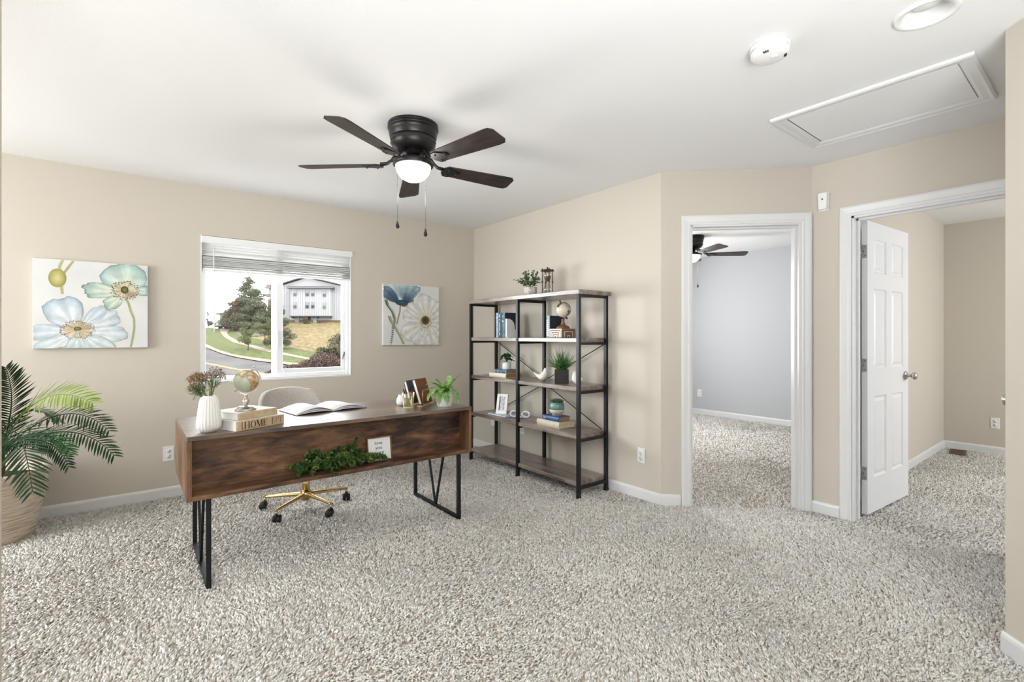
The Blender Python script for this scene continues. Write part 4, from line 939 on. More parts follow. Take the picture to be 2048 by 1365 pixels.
for k in range(5):
    a = radians(357 - 72 * k)
    if arm is None:
        b = MB(); n = 10; secs = [(0.03, 0.104, 0.019, 0.016), (0.12, 0.100, 0.017, 0.014), (0.275, 0.088, 0.011, 0.009), (0.298, 0.086, 0.009, 0.008)]; vs = []
        for x, z, w_, h_ in secs:
            for q in range(n): vs.append((x, w_ * cos(2 * pi * q / n), z + h_ * sin(2 * pi * q / n)))
        b.add(vs, [(j * n + q, j * n + (q + 1) % n, (j + 1) * n + (q + 1) % n, (j + 1) * n + q) for j in range(3) for q in range(n)] + [tuple(range(3 * n, 4 * n))], True)
        b.tube([(0.290, 0, 0.086), (0.290, 0, 0.052)], 0.007, 10); arm = b.build('base_arm', 'gold_metal', t); arm.rotation_euler = (0, 0, a)
        b = MB(); b.lathe([(0.010, 0.056), (0.014, 0.052), (0.014, 0.044)], 12); b.box(-0.022, 0.012, -0.006, 0.006, 0.020, 0.050)
        for s in (-1, 1):
            b.lathe([(0.001, 0.0), (0.022, 0.001), (0.026, 0.006), (0.026, 0.018), (0.020, 0.023), (0.001, 0.023)], 20, (-0.012, s * 0.003, 0.0265), M=RX(-s * pi / 2))
        cas = b.build('caster', 'rubber_black', t, (0.290 * cos(a), 0.290 * sin(a), 0)); cas.rotation_euler = (0, 0, rnd.uniform(0, 6))
    else:
        kid(arm, t, rot=(0, 0, a)); kid(cas, t, (0.290 * cos(a), 0.290 * sin(a), 0), (0, 0, rnd.uniform(0, 6)))

# ------------------------------------------------------------------ wall art: canvases with painted poppies (flat print in layers)
vcol_mat('watercolour')
mat('canvas_white', (228, 227, 223), 0.85, bump=(700, 0.15, 0.001), vary=(5, (216, 218, 217), 0.2))
class Print:
    def __init__(s, t): s.t = t; s.k = 0
    def fan(s, pts_rings, name):
        """rings of (x,z) points from centre outward with a colour each"""
        s.k += 1; y = -0.0005 - 0.00012 * s.k; vs = []; cs = []; fs = []; n = len(pts_rings[0][0])
        for pts, cols in pts_rings:
            vs += [(x, y, z) for x, z in pts]; cs += cols
        for j in range(len(pts_rings) - 1):
            for i in range(n - 1): fs.append((j * n + i, j * n + i + 1, (j + 1) * n + i + 1, (j + 1) * n + i))
        b = MB(); b.add(vs, fs); b.build(name, 'watercolour', s.t, colors=cs)
    def petal(s, c, a, length, spread, inner, midc, edge, seed, wav=0.04, clip=None, rim=None):
        rs = random.Random(seed); n = 34; rings = []; ph = [rs.uniform(0, 6) for _ in range(4)]
        L = lambda t: tuple(lin(v) for v in t) + (1.0,)
        cs = [(0.06, inner), (0.35, tuple((x + y) / 2 for x, y in zip(inner, midc))), (0.7, midc), (0.93, edge), (1.0, rim or edge)]
        for fr, col in cs:
            pts = []; cl = []
            for i in range(n):
                q = -1 + 2 * i / (n - 1); an = a + q * spread * (0.35 + 0.65 * min(1, fr * 1.3))
                edge_r = length * (1 - 0.55 * abs(q) ** 3.2) * (1 + wav * (sin(7 * q + ph[0]) + 0.6 * sin(15 * q + ph[1]) + 0.4 * sin(31 * q + ph[2])) * fr)
                x = c[0] + cos(an) * edge_r * fr; z = c[1] + sin(an) * edge_r * fr
                if clip: x = min(max(x, clip[0]), clip[1]); z = min(max(z, clip[2]), clip[3])
                pts.append((x, z)); k = 1 + 0.05 * sin(9 * q + ph[3]) + rs.uniform(-.02, .02); e = abs(q) ** 4 * 0.25 * fr
                cc = tuple(min(255, v * k * (1 - e * 0.3)) for v in col); cl.append(L(cc))
            rings.append((pts, cl))
        s.fan(rings, 'petal')
    def strokes(s, name, items, clip=None):
        s.k += 1; y = -0.0005 - 0.00012 * s.k; b = MB(); cs = []
        for pts, w0, w1, col in items:
            n = len(pts); vs = []
            for i, p in enumerate(pts):
                q = pts[min(i + 1, n - 1)]; o = pts[max(i - 1, 0)]; dx, dz = q[0] - o[0], q[1] - o[1]; l = max(1e-9, sqrt(dx * dx + dz * dz)); w = w0 + (w1 - w0) * i / max(1, n - 1)
                for sg in (-1, 1):
                    x, z = p[0] - sg * dz / l * w / 2, p[1] + sg * dx / l * w / 2
                    if clip: x = min(max(x, clip[0]), clip[1]); z = min(max(z, clip[2]), clip[3])
                    vs.append((x, y, z)); cs.append(tuple(lin(v) for v in col) + (1.0,))
            b.add(vs, [(2 * i, 2 * i + 1, 2 * i + 3, 2 * i + 2) for i in range(n - 1)])
        return b.build(name, 'watercolour', s.t, colors=cs)
    def stamens(s, c, r0, r1, n, seed, sq=1.0):
        rs = random.Random(seed); it = []; n = int(n * 0.55); da = 2 * pi / n
        for k in range(n):
            a = k * da; r = r0 + (r1 - r0) * rs.uniform(0.6, 1.0); p0 = (c[0] + cos(a) * r0 * 0.6, c[1] + sin(a) * r0 * 0.6 * sq); p1 = (c[0] + cos(a) * r, c[1] + sin(a) * r * sq)
            it.append(([p0, p1], r0 * 0.6 * sq * da * 0.85, min(0.0034, r * sq * da * 0.85), rs.choice(((206, 184, 138), (226, 210, 174), (182, 154, 104), (236, 226, 200)))))
        s.strokes('filaments', it)
        it = []
        for k in range(n):
            a = (k + 0.5) * da; r = r1 * rs.uniform(0.72, 1.04); p = (c[0] + cos(a) * r, c[1] + sin(a) * r * sq); q = (p[0] + cos(a) * 0.009, p[1] + sin(a) * 0.009 * sq)
            w_ = min(0.0056, r * sq * da * 0.95); it.append(([p, q], w_, w_ * 0.6, rs.choice(((84, 54, 38), (110, 74, 46), (60, 44, 38), (140, 100, 60)))))
        s.strokes('anthers', it)
    def disc(s, c, rx, rz, c0, c1, name='seed_head'):
        L = lambda t: tuple(lin(v) for v in t) + (1.0,); n = 25
        rg = [([(c[0] + rx * f_ * cos(2 * pi * i / (n - 1)), c[1] + rz * f_ * sin(2 * pi * i / (n - 1))) for i in range(n)], [L(col)] * n) for f_, col in ((0.02, c0), (0.6, tuple((x + y) / 2 for x, y in zip(c0, c1))), (1.0, c1))]
        s.fan(rg, name)
def canvas(label, x0, x1, z0, z1):
    t = thing('canvas_print', label, 'wall art', (x0, YW - 0.032, z0)); w, h = x1 - x0, z1 - z0
    b = MB(); b.bevbox(0, w, 0, 0.031, 0, h, 0.002); b.build('canvas', 'canvas_white', t)
    return t, w, h
t, w, h = canvas('square canvas of pale blue and green poppies left of the window', -0.503, 0.111, 1.155, 1.765)
p = Print(t); C = (0.003, w - 0.003, 0.003, h - 0.003); S = lambda x, y: (x / 1208 * w, h - y / 955 * h)   # 0..1208, 0..955 picture units
B1, B2, B3 = (232, 236, 236), (222, 228, 231), (196, 209, 217)
for it_ in (([S(290, 0), S(262, 60), S(250, 130)], 0.016, 0.014, (190, 188, 138)), ([S(395, 0), S(350, 70), S(290, 160)], 0.014, 0.012, (176, 174, 120)), ([S(272, 260), S(285, 370)], 0.016, 0.014, (186, 184, 136)), ([S(960, 400), S(985, 450), S(1010, 540), S(1045, 620), S(1050, 720), S(1030, 850), S(1010, 950)], 0.014, 0.012, (176, 180, 128))): p.strokes('stem', [it_], C)
p.disc(S(236, 200), 0.045, 0.064, (214, 208, 150), (160, 154, 84), 'bud')
p.petal(S(960, 320), radians(95), 0.210, 1.25, (226, 230, 204), (206, 222, 212), (176, 200, 194), 11, 0.03, C, (128, 154, 148))
p.petal(S(960, 330), radians(176), 0.235, 0.42, (232, 232, 210), (212, 222, 206), (170, 194, 182), 12, 0.04, C, (104, 130, 118))
p.petal(S(960, 320), radians(8), 0.155, 0.42, (222, 226, 204), (204, 218, 206), (150, 178, 166), 13, 0.04, C, (96, 122, 110))
p.petal(S(950, 330), radians(225), 0.155, 0.5, (228, 230, 206), (216, 224, 208), (178, 200, 188), 14, 0.04, C, (110, 138, 124))
p.stamens(S(945, 300), 0.030, 0.078, 130, 3, 0.85); p.disc(S(942, 295), 0.022, 0.027, (142, 138, 92), (74, 72, 48))
p.petal(S(440, 760), radians(28), 0.245, 0.42, B1, B2, B3, 20, 0.03, C, (190, 196, 190))
p.petal(S(440, 760), radians(50), 0.215, 0.35, B1, (212, 222, 228), B3, 21, 0.03, C, (190, 198, 200))
p.petal(S(430, 750), radians(118), 0.235, 0.80, B1, B2, (188, 204, 214), 22, 0.03, C, (150, 172, 186))
p.petal(S(430, 760), radians(185), 0.235, 0.42, (230, 234, 234), (214, 224, 228), (196, 210, 216), 23, 0.02, C, (188, 198, 200))
p.petal(S(430, 770), radians(218), 0.255, 0.42, (232, 236, 234), (220, 228, 229), (200, 213, 215), 24, 0.02, C, (170, 188, 190))
p.petal(S(440, 770), radians(-5), 0.265, 0.36, (236, 238, 238), (226, 231, 233), (206, 217, 224), 25, 0.03, C, (186, 194, 190))
p.petal(S(450, 770), radians(-45), 0.235, 0.55, (228, 234, 231), (218, 227, 226), (202, 215, 214), 26, 0.02, C, (176, 186, 176))
p.petal(S(440, 770), radians(-95), 0.150, 0.60, (224, 232, 229), (216, 226, 227), (200, 214, 216), 27, 0.02, C, (178, 192, 190))
p.stamens(S(440, 755), 0.028, 0.088, 190, 4, 0.72); p.disc(S(440, 742), 0.020, 0.014, (150, 148, 88), (92, 92, 58))
t, w, h = canvas('square canvas of a blue poppy and white flower right of the window', 1.960, 2.586, 1.147, 1.757)
p = Print(t); C = (0.003, w - 0.003, 0.003, h - 0.003); S = lambda x, y: ((x - 200) / 845 * w, h - (y - 235) / 910 * h)
p.strokes('stem', [([S(445, 540), S(440, 640), S(415, 740), S(395, 830)], 0.015, 0.013, (160, 146, 96))], C)
p.petal(S(440, 520), radians(125), 0.270, 0.62, (150, 172, 180), (190, 206, 210), (214, 222, 224), 31, 0.03, C, (196, 208, 210))
p.petal(S(500, 520), radians(80), 0.215, 0.80, (104, 130, 142), (148, 170, 178), (190, 204, 208), 32, 0.03, C, (150, 170, 178))
p.petal(S(500, 520), radians(48), 0.245, 0.34, (92, 120, 134), (134, 158, 168), (166, 184, 190), 33, 0.03, C, (92, 116, 128))
p.petal(S(450, 535), radians(140), 0.235, 0.46, (50, 72, 88), (84, 108, 124), (122, 146, 158), 34, 0.04, C, (66, 90, 106))
p.petal(S(500, 535), radians(52), 0.130, 0.90, (56, 78, 94), (84, 108, 124), (116, 140, 152), 35, 0.05, C, (74, 98, 112))
p.disc(S(475, 505), 0.075, 0.030, (72, 96, 112), (52, 76, 92), 'petal_base')
p.strokes('sepal', [([S(460, 545), S(510, 556), S(555, 550)], 0.018, 0.006, (116, 98, 56))], C)
for (pts, col, sd_) in (([S(240, 480), S(260, 560), S(330, 650), S(365, 760), S(340, 900), S(310, 1140)], (96, 108, 92), 1), ([S(285, 720), S(310, 800), S(380, 900), S(440, 1010), S(500, 1140)], (164, 166, 110), 2)):
    rs = random.Random(sd_); it = []; p.strokes('fern_stem', [(pts, 0.004, 0.005, col)], C)
    for i in range(len(pts) - 1):
        for k in range(8):
            u = k / 8; x = pts[i][0] + (pts[i + 1][0] - pts[i][0]) * u; z = pts[i][1] + (pts[i + 1][1] - pts[i][1]) * u
            for sg in (-1, 1): it.append(([(x + sg * 0.003, z), (x + sg * 0.017, z + 0.010 + rs.uniform(-.001, .001))], 0.0062, 0.003, tuple(min(255, max(0, v + rs.randint(-25, 25))) for v in col)))
    p.strokes('fern_leaf', it, C)
Wt = ((214, 204, 178), (230, 227, 220), (226, 226, 221)); rimc = (198, 190, 168)
for i, (a, l, s_) in enumerate(((20, 0.21, 0.62), (-15, 0.19, 0.55), (-62, 0.26, 0.62), (165, 0.27, 0.40), (210, 0.31, 0.52), (140, 0.265, 0.42), (238, 0.27, 0.42), (95, 0.285, 0.52), (62, 0.26, 0.46), (-95, 0.27, 0.50), (-40, 0.17, 0.45), (262, 0.17, 0.45))):
    p.petal(S(835, 780), radians(a), l, s_, Wt[0], Wt[1], Wt[2], 60 + i, 0.025, C, rimc)
p.stamens(S(832, 790), 0.03, 0.062, 90, 9); p.disc(S(825, 765), 0.046, 0.046, (66, 58, 38), (128, 108, 58))

# ------------------------------------------------------------------ open shelving (local origin: middle of the footprint)
OX, OY = 2.855, 3.322
t = thing('open_shelving', 'tall open shelving unit of grey-brown boards on a black metal frame against the wall', 'shelf unit', (OX, OY, 0))
YP = [4.064 - OY, 3.320 - OY, 2.582 - OY]; XF, XB = 2.695 - OX, 3.010 - OX
LV = [(1.562, 1.597), (1.192, 1.225), (0.815, 0.848), (0.447, 0.479), (0.085, 0.117)]
for i, (z0, z1) in enumerate(LV):
    b = MB()
    if i == 0: b.bevbox(2.678 - OX, 3.046 - OX, YP[2] - 0.020, YP[0] + 0.022, z0, z1, 0.003)
    else: b.bevbox(XF - 0.006, XB + 0.010, YP[2] + 0.013, YP[0] - 0.013, z0, z1, 0.003)
    o = b.build('shelf_board', 'shelf_wood', t)
    if i:
        for y in (YP[2] + 0.013, ):
            b = MB(); b.tube([(XB - 0.008, y + 0.001, (z0 + z1) / 2), (XB - 0.008, y - 0.002, (z0 + z1) / 2)], 0.005, 10); b.build('bolt', 'brushed_nickel', o)
for y in YP:
    for x in (XF, XB):
        b = MB(); b.box(x - 0.013, x + 0.013, y - 0.013, y + 0.013, 0.006, 1.562); p_ = b.build('post', 'black_metal', t)
        b = MB(); b.lathe([(0.024, 0.0), (0.024, 0.006), (0.014, 0.008)], 16, (x, y, 0)); b.build('foot', 'black_metal', p_)
    for i, (z0, z1) in enumerate(LV):
        b = MB(); b.box(XF + 0.013, XB - 0.013, y - 0.010, y + 0.010, z0 - 0.021, z0 - 0.001); b.build('cross_bar', 'black_metal', t)
xb = XB + 0.008
for y0, z0, y1, z1 in ((YP[0], 1.185, YP[1], 0.83), (YP[2], 1.185, YP[1], 0.83), (YP[0], 0.455, YP[1], 0.80), (YP[2], 0.455, YP[1], 0.80)):
    b = MB(); b.tube([(xb, y0, z0), (xb, y1, z1)], 0.004, 8); b.build('diagonal_brace', 'black_metal', t)
S1, S2, S3, S4, S5 = [z1 + 0.0003 for z0, z1 in LV]

# top: potted bush, hourglass, bead garland
leaf_mat('bush_green', (40, 58, 32), (92, 112, 70), 0.5, (120, 136, 100))
def potmat(name, a, b_): return mat(name, a, 0.6, bump=(60, 0.5, 0.004), vary=(45, b_, 0.1))
potmat('pot_texture', (214, 211, 203), (170, 164, 152))
t = thing('potted_bush', 'small leafy plant in a white textured pot on top of the shelving', 'potted plant', (2.850, 3.330, S1))
b = MB(); b.lathe([(0.050, 0), (0.055, 0.004), (0.060, 0.03), (0.061, 0.082), (0.058, 0.084), (0.056, 0.070), (0.001, 0.068)], 32); b.build('pot', 'pot_texture', t)
b = MB(); b.lathe([(0.056, 0.069), (0.001, 0.073)], 16); b.build('soil', 'soil', t)
rs = random.Random(12)
for k in range(26):
    a = rs.uniform(0, 2 * pi); el = rs.uniform(0.2, 1.45); ln = rs.uniform(0.10, 0.165); tip = Vector((cos(a) * cos(el) * ln * 0.98, sin(a) * cos(el) * ln * 0.98, 0.085 + sin(el) * ln)); base = Vector((cos(a) * 0.02, sin(a) * 0.02, 0.07)); b = MB()
    n = 7; pts = [base.lerp(tip, i / n) + Vector((0, 0, 0.02 * sin(pi * i / n))) for i in range(n + 1)]; b.tube(pts, 0.0014, 5)
    for i in range(2, n + 1):
        for s in range(2):
            d = Vector((rs.gauss(0, 1), rs.gauss(0, 1), rs.gauss(0.5, 0.6))).normalized(); b.leaf(pts[i], pts[i] + d * rs.uniform(0.018, 0.03), 0.015, (rs.gauss(0, .4), rs.gauss(0, .4), 1), 0.2, segs=3)
    b.build('sprig', 'bush_green', t)
t = thing('hourglass', 'dark metal hourglass with rods standing on top of the shelving', 'hourglass', (2.868, 3.122, S1), radians(20))
mat('bronze_dark', (44, 34, 30), 0.4, metal=0.5); mat('sand_brown', (112, 86, 68), 0.9)
for z0, z1 in ((0.012, 0.020), (0.208, 0.216)):
    b = MB(); b.lathe([(0.058, z0), (0.060, (z0 + z1) / 2), (0.058, z1), (0.03, z1 + (0.010 if z0 > 0.1 else 0)), (0.001, z1 + (0.012 if z0 > 0.1 else 0))], 28); b.build('plate', 'bronze_dark', t)
b = MB(); b.lathe([(0.006, 0.224), (0.004, 0.230), (0.009, 0.236), (0.006, 0.244), (0.001, 0.246)], 12); b.build('finial', 'bronze_dark', t)
for k in range(4):
    a = pi / 4 + k * pi / 2; x, y = 0.047 * cos(a), 0.047 * sin(a); b = MB(); b.lathe([(0.006, 0), (0.006, 0.012), (0.0032, 0.016), (0.0035, 0.105), (0.007, 0.112), (0.007, 0.118), (0.0035, 0.125), (0.0032, 0.210), (0.006, 0.216), (0.007, 0.226), (0.001, 0.232)], 10, (x, y, 0)); b.build('rod', 'bronze_dark', t)
b = MB(); b.lathe([(0.022, 0.021), (0.034, 0.035), (0.036, 0.055), (0.024, 0.090), (0.005, 0.113), (0.024, 0.136), (0.036, 0.170), (0.034, 0.192), (0.022, 0.207)], 28); b.build('glass_bulbs', 'clear_glass', t)
b = MB(); b.lathe([(0.003, 0.114), (0.022, 0.137), (0.033, 0.166), (0.028, 0.168), (0.001, 0.166)], 24); b.build('sand', 'sand_brown', t)
t = thing('bead_strand', 'short strand of dark and pale beads beside the hourglass', 'beads', (2.78, 3.20, S1))
mat('bead_dark', (40, 46, 48), 0.3)
for k in range(9):
    b = MB(); b.ball((0.012 * sin(k * 0.9), -0.055 + 0.0145 * k, 0.007), 0.007, 12, 8); b.build('bead', 'bead_dark' if k % 3 else 'ceramic_white', t)
t = thing('wood_coaster', 'tan wooden block under the front of the hourglass', 'block', (2.775, 3.085, S1), 0); mat('tan_wood', (172, 124, 84), 0.6, vary=(40, (150, 104, 66)))
b = MB(); b.bevbox(-0.018, 0.018, -0.035, 0.035, 0, 0.010, 0.002); b.build('block_body', 'tan_wood', t)
b = MB(); b.box(-0.0185, -0.0178, -0.03, 0.03, 0.004, 0.006); b.build('groove', 'ink_brown', t)

# second board: upright books, bookend, book, inlaid box with globe
mat('book_lightblue_and_glare', (110, 142, 172), 0.4, vary=(50, (150, 180, 204)))  # on the leftmost spine this colour paints window glare; elsewhere plain light blue
mat('book_deepnavy', (22, 30, 52), 0.45); mat('book_teal', (34, 70, 78), 0.45, vary=(30, (80, 120, 124)))
mat('foil_silver', (206, 212, 214), 0.4, metal=0.3)
def upright(label, x, y, T, D, Hh, cover, spine, deco=None, group='upright books on the second board'):
    """standing book, spine facing -x; occupies y..y+T, depth D, height Hh"""
    q = thing('hardback_book', label, 'book', (x, y, S2), 0, group)
    b = MB()
    b.bevbox(0.002, D, 0, 0.003, 0, Hh, 0.0008); b.bevbox(0.002, D, T - 0.003, T, 0, Hh, 0.0008); b.build('cover', cover, q)
    n = 6; b = MB(); pl = [(-0.006 * sin(pi * k / n), T * k / n) for k in range(n + 1)] + [(0.004, T), (0.004, 0)]
    b.prism(pl, 0, Hh, lambda a, c_, z: (a, c_, z)); b.build('spine', spine, q)
    b = MB(); b.box(0.004, D - 0.004, 0.003, T - 0.003, 0.003, Hh - 0.004); b.build('pages', 'paper_cream', q)
    if deco:
        b = MB()
        for z0, z1, f0, f1 in deco: b.box(-0.0075, -0.003, T * f0, T * f1, z0, z1)
        b.build('spine_print', 'foil_silver', q)
    return q
upright('navy book with window glare coloured into its spine, leftmost of the upright books on the second board', 2.760, 3.692, 0.040, 0.16, 0.236, 'book_deepnavy', 'book_lightblue_and_glare', [(0.19, 0.194, .1, .9), (0.14, 0.143, .1, .9)])
upright('navy book with silver spine lettering between two others on the second board', 2.760, 3.645, 0.045, 0.16, 0.236, 'book_deepnavy', 'book_deepnavy', [(0.02, 0.05, .42, .58), (0.06, 0.15, .42, .58), (0.16, 0.175, .42, .58), (0.19, 0.22, .38, .62)])
upright('dark teal book touching the white bookend on the second board', 2.760, 3.590, 0.053, 0.165, 0.234, 'book_deepnavy', 'book_teal', [(0.15, 0.16, .3, .75), (0.20, 0.205, .3, .75)])
upright('navy book standing behind the inlaid box', 2.830, 3.052, 0.036, 0.155, 0.190, 'book_deepnavy', 'book_lightblue_and_glare', [(0.02 + 0.018 * k, 0.028 + 0.018 * k, .15, .85) for k in range(8)])
t = thing('scalloped_bookend', 'white scalloped bookend holding the upright blue books', 'bookend', (2.762, 3.587, S2))
prof = [(0, 0), (0.150, 0)] + [(0.095 + 0.055 * cos(a), 0.055 * sin(a) + 0.0) for a in [radians(x) for x in range(10, 91, 10)]] + [(0.088 + 0.01 * cos(a), 0.075 + 0.02 * sin(a)) for a in [radians(200)]]
prof = [(0, 0), (0.155, 0), (0.152, 0.03), (0.140, 0.055), (0.118, 0.072), (0.098, 0.078), (0.096, 0.105), (0.086, 0.135), (0.066, 0.160), (0.036, 0.175), (0, 0.176)]
b = MB(); b.prism(prof, -0.022, -0.001, lambda x, z, d: (x, d, z)); b.build('bookend_body', 'ceramic_white', t)
b = MB(); b.box(0, 0.15, -0.06, -0.022, 0, 0.004); b.build('foot_plate', 'ceramic_white', t)
mat('box_brown', (122, 88, 58), 0.5, vary=(40, (100, 70, 44))); mat('bone', (226, 220, 208), 0.4); mat('bone_dark', (150, 120, 88), 0.45)
t = thing('inlaid_box', 'brown box with nested square bone inlay under the small globe', 'box', (2.835, 2.907, S2))
bw, bd, bh = 0.150, 0.155, 0.075
b = MB(); b.bevbox(-bw / 2, bw / 2, -bd / 2, bd / 2, 0, bh, 0.002); b.build('box_body', 'box_brown', t)
b = MB(); b.bevbox(-bw / 2 - 0.001, bw / 2 + 0.001, -bd / 2 - 0.001, bd / 2 + 0.001, bh - 0.012, bh + 0.001, 0.001); b.build('lid_edge', 'bone_dark', t)
for k in range(4):
    o = 0.008 + k * 0.017; z1 = bh - 0.004 - k * 0.0165
    if z1 < 0.012: break
    b = MB()
    for y0, y1, za, zb in ((-bd / 2 + o, bd / 2 - o, z1 - 0.008, z1), (-bd / 2 + o, -bd / 2 + o + 0.008, 0.003, z1 - 0.008), (bd / 2 - o - 0.008, bd / 2 - o, 0.003, z1 - 0.008)): b.box(-bw / 2 - 0.0018, -bw / 2, y0, y1, za, zb)
    b.build('inlay', 'bone', t)
    b = MB()
    for x0, x1, za, zb in ((-bw / 2 + o, bw / 2 - o, z1 - 0.008, z1), (-bw / 2 + o, -bw / 2 + o + 0.008, 0.003, z1 - 0.008), (bw / 2 - o - 0.008, bw / 2 - o, 0.003, z1 - 0.008)): b.box(x0, x1, -bd / 2 - 0.0018, -bd / 2, za, zb)
    b.build('inlay', 'bone_dark' if k % 2 == 0 else 'bone', t)
t = thing('small_globe', 'small cream and brown globe on a turned wooden base, on the inlaid box', 'globe', (2.845, 2.905, S2 + bh + 0.0013), -YAW)
mat('turned_wood', (132, 92, 60), 0.45, vary=(30, (106, 72, 46)))
b = MB(); b.lathe([(0.056, 0), (0.058, 0.006), (0.054, 0.012), (0.050, 0.018), (0.036, 0.025), (0.022, 0.030), (0.017, 0.045), (0.012, 0.062), (0.013, 0.070), (0.017, 0.074), (0.014, 0.079), (0.001, 0.080)], 28); b.build('base', 'turned_wood', t)
b = MB(); b.tube([(0, 0, 0.078), (0, 0, 0.098)], 0.005, 10); b.build('post', 'bronze_dark', t)
GC = Vector((0.004, 0, 0.158)); GR = 0.064
b = MB(); b.ball((0, 0, 0), GR, 28, 18); b.build('ball', 'globe_map_cream', t, GC)
b = MB(); a1 = radians(112); ax = Vector((cos(a1), 0, sin(a1)))
b.tube([GC + ax * GR, GC + ax * 0.076], 0.005, 10); b.ball(GC + ax * 0.078, 0.007, 10, 6); b.tube([GC - ax * 0.062, GC - ax * 0.078], 0.005, 10); b.ball(GC - ax * 0.08, 0.006, 8, 6)
b.build('pivot_pins', 'bronze_dark', t)
arc = [GC + Vector((0.071 * cos(a), 0.004, 0.071 * sin(a))) for a in [radians(-68 - 24 * k / 8) for k in range(9)]]
b = MB(); b.tube(arc, 0.004, 8); b.build('support_arm', 'bronze_dark', t)

# third board: books with pothos, birds, grass planter
mat('book_slate', (74, 98, 126), 0.5, vary=(30, (96, 120, 146))); mat('book_cream', (226, 217, 198), 0.6, vary=(30, (216, 204, 182))); mat('book_royal', (34, 66, 128), 0.42, vary=(12, (54, 92, 154)))
def lie(label, x, y_hi, L, Wd, z, T, cover, pages, deco=None):
    # spine on -x side: local x runs along -y
    return book('hardback_book', label, (x, y_hi, z), -pi / 2, L, Wd, T, cover, pages, spine_deco=deco)
def bands(t, L, T):
    for x0 in (0.012, L * 0.30, L - 0.020): flat(t, 'spine_band', 'foil_silver', [R4(x0, x0 + 0.006, 0.006, T - 0.006)], -0.0068)
def royal(t, L, T):
    for k in range(4): flat(t, 'spine_band', 'foil_silver', [R4(0.016 + 0.009 * k, 0.020 + 0.009 * k, 0.006 + 0.004 * (k % 2), T - 0.006)], -0.0068)
lie('cream hardback at the bottom of the pair under the small leafy pot', 2.742, 3.812, 0.262, 0.19, S3, 0.040, 'book_cream', 'paper_tan')
lie('slate blue hardback lying on a cream book under the small leafy pot', 2.765, 3.765, 0.200, 0.15, S3 + 0.0405, 0.033, 'book_slate', 'paper_tan', bands)
leaf_mat('pothos_green', (24, 58, 30), (58, 104, 56), 0.3, (110, 140, 104))
t = thing('potted_pothos', 'round-leaved green plant in a small white pot on two stacked books', 'potted plant', (2.835, 3.662, S3 + 0.0740))
b = MB(); b.lathe([(0.038, 0), (0.041, 0.003), (0.043, 0.068), (0.040, 0.070), (0.039, 0.060), (0.001, 0.058)], 32); b.build('pot', 'ceramic_white', t)
b = MB(); b.lathe([(0.039, 0.059), (0.001, 0.062)], 16); b.build('soil', 'soil', t)
rs = random.Random(4)
for k, (lr, fb, z) in enumerate(((-0.062, -0.02, 0.072), (-0.045, -0.03, 0.100), (-0.035, 0.02, 0.125), (0.0, -0.03, 0.105), (0.03, -0.03, 0.098), (0.05, 0.0, 0.120), (0.015, 0.0, 0.145), (0.02, 0.03, 0.13), (0.055, -0.02, 0.088), (-0.01, 0.03, 0.135), (-0.055, 0.0, 0.115))):
    tip = Vector(sd(lr, fb, z)); b0 = Vector((0, 0, 0.06)); d = (tip - b0).normalized(); out = Vector((d.x, d.y, -0.35)).normalized(); b = MB(); at_ = tip - out * 0.022
    b.tube([b0, b0.lerp(at_, 0.5) + Vector((0, 0, 0.012)), at_], 0.0013, 5)
    b.leaf(at_, at_ + out * 0.052, 0.046, (d.x * 0.4 + rs.gauss(0, .2), d.y * 0.4 + rs.gauss(0, .2), 1), 0.12, 0.1, segs=6, shape=lambda u: sqrt(max(0.0, sin(pi * min(1.0, 0.12 + 0.88 * u) ** 0.8))) if u < 1 else 0.02)
    b.build('leaf', 'pothos_green', t)
mat('bisque', (230, 226, 218), 0.55)
def bird(label, loc, rz, sc=1.0, tail=True):
    t = thing('bird_figurine', label, 'figurine', loc, rz, 'white bird figurines')
    b = MB(); pts = [(-0.088, 0, 0.082), (-0.062, 0, 0.058), (-0.036, 0, 0.040), (-0.010, 0, 0.040), (0.010, 0, 0.052), (0.020, 0, 0.074), (0.022, 0, 0.090), (0.022, 0, 0.102), (0.026, 0, 0.112), (0.026, 0, 0.119)] if tail else [(-0.040, 0, 0.040), (-0.034, 0, 0.042), (-0.020, 0, 0.040), (-0.004, 0, 0.042), (0.008, 0, 0.054), (0.012, 0, 0.074), (0.012, 0, 0.088), (0.012, 0, 0.098), (0.014, 0, 0.107), (0.014, 0, 0.112)]
    rr = [0.006, 0.009, 0.022, 0.038, 0.037, 0.028, 0.021, 0.019, 0.015, 0.003] if tail else [0.002, 0.016, 0.034, 0.040, 0.036, 0.026, 0.020, 0.018, 0.014, 0.003]
    pts = [Vector(p) * sc for p in pts]; b.tube(pts, [r * sc for r in rr], 18); o = b.build('body', 'bisque', t); md = o.modifiers.new('s', 'SUBSURF'); md.levels = 1; md.render_levels = 1
    b = MB(); b.tube([Vector((0.038, 0, 0.099)) * sc, Vector((0.054, 0, 0.096)) * sc], [0.006 * sc, 0.001], 8); b.build('beak', 'bisque', t)
    for s in (-1, 1):
        b = MB(); b.leaf(Vector((0.018, s * 0.030, 0.058)) * sc, Vector((-0.046, s * 0.026, 0.050)) * sc, 0.036 * sc, (0, s, 0.3), -0.25, segs=5); b.build('wing', 'bisque', t)
    return t
bird('white bird figurine with a long raised tail, left of the grass planter', (2.785, 3.085, S3 + 0.0005), radians(-60), 1.0)
bird('white bird figurine partly behind the shelf post, right of the grass planter', (2.785, 2.690, S3 + 0.0015), radians(150), 1.0, False)
leaf_mat('grass_green', (24, 62, 22), (76, 128, 56), 0.45, (120, 164, 96))
mat('planter_dark', (44, 38, 36), 0.5)
t = thing('grass_planter', 'spiky green grass plant in a dark ribbed square planter on the third board', 'potted plant', (2.815, 2.890, S3), radians(-44))
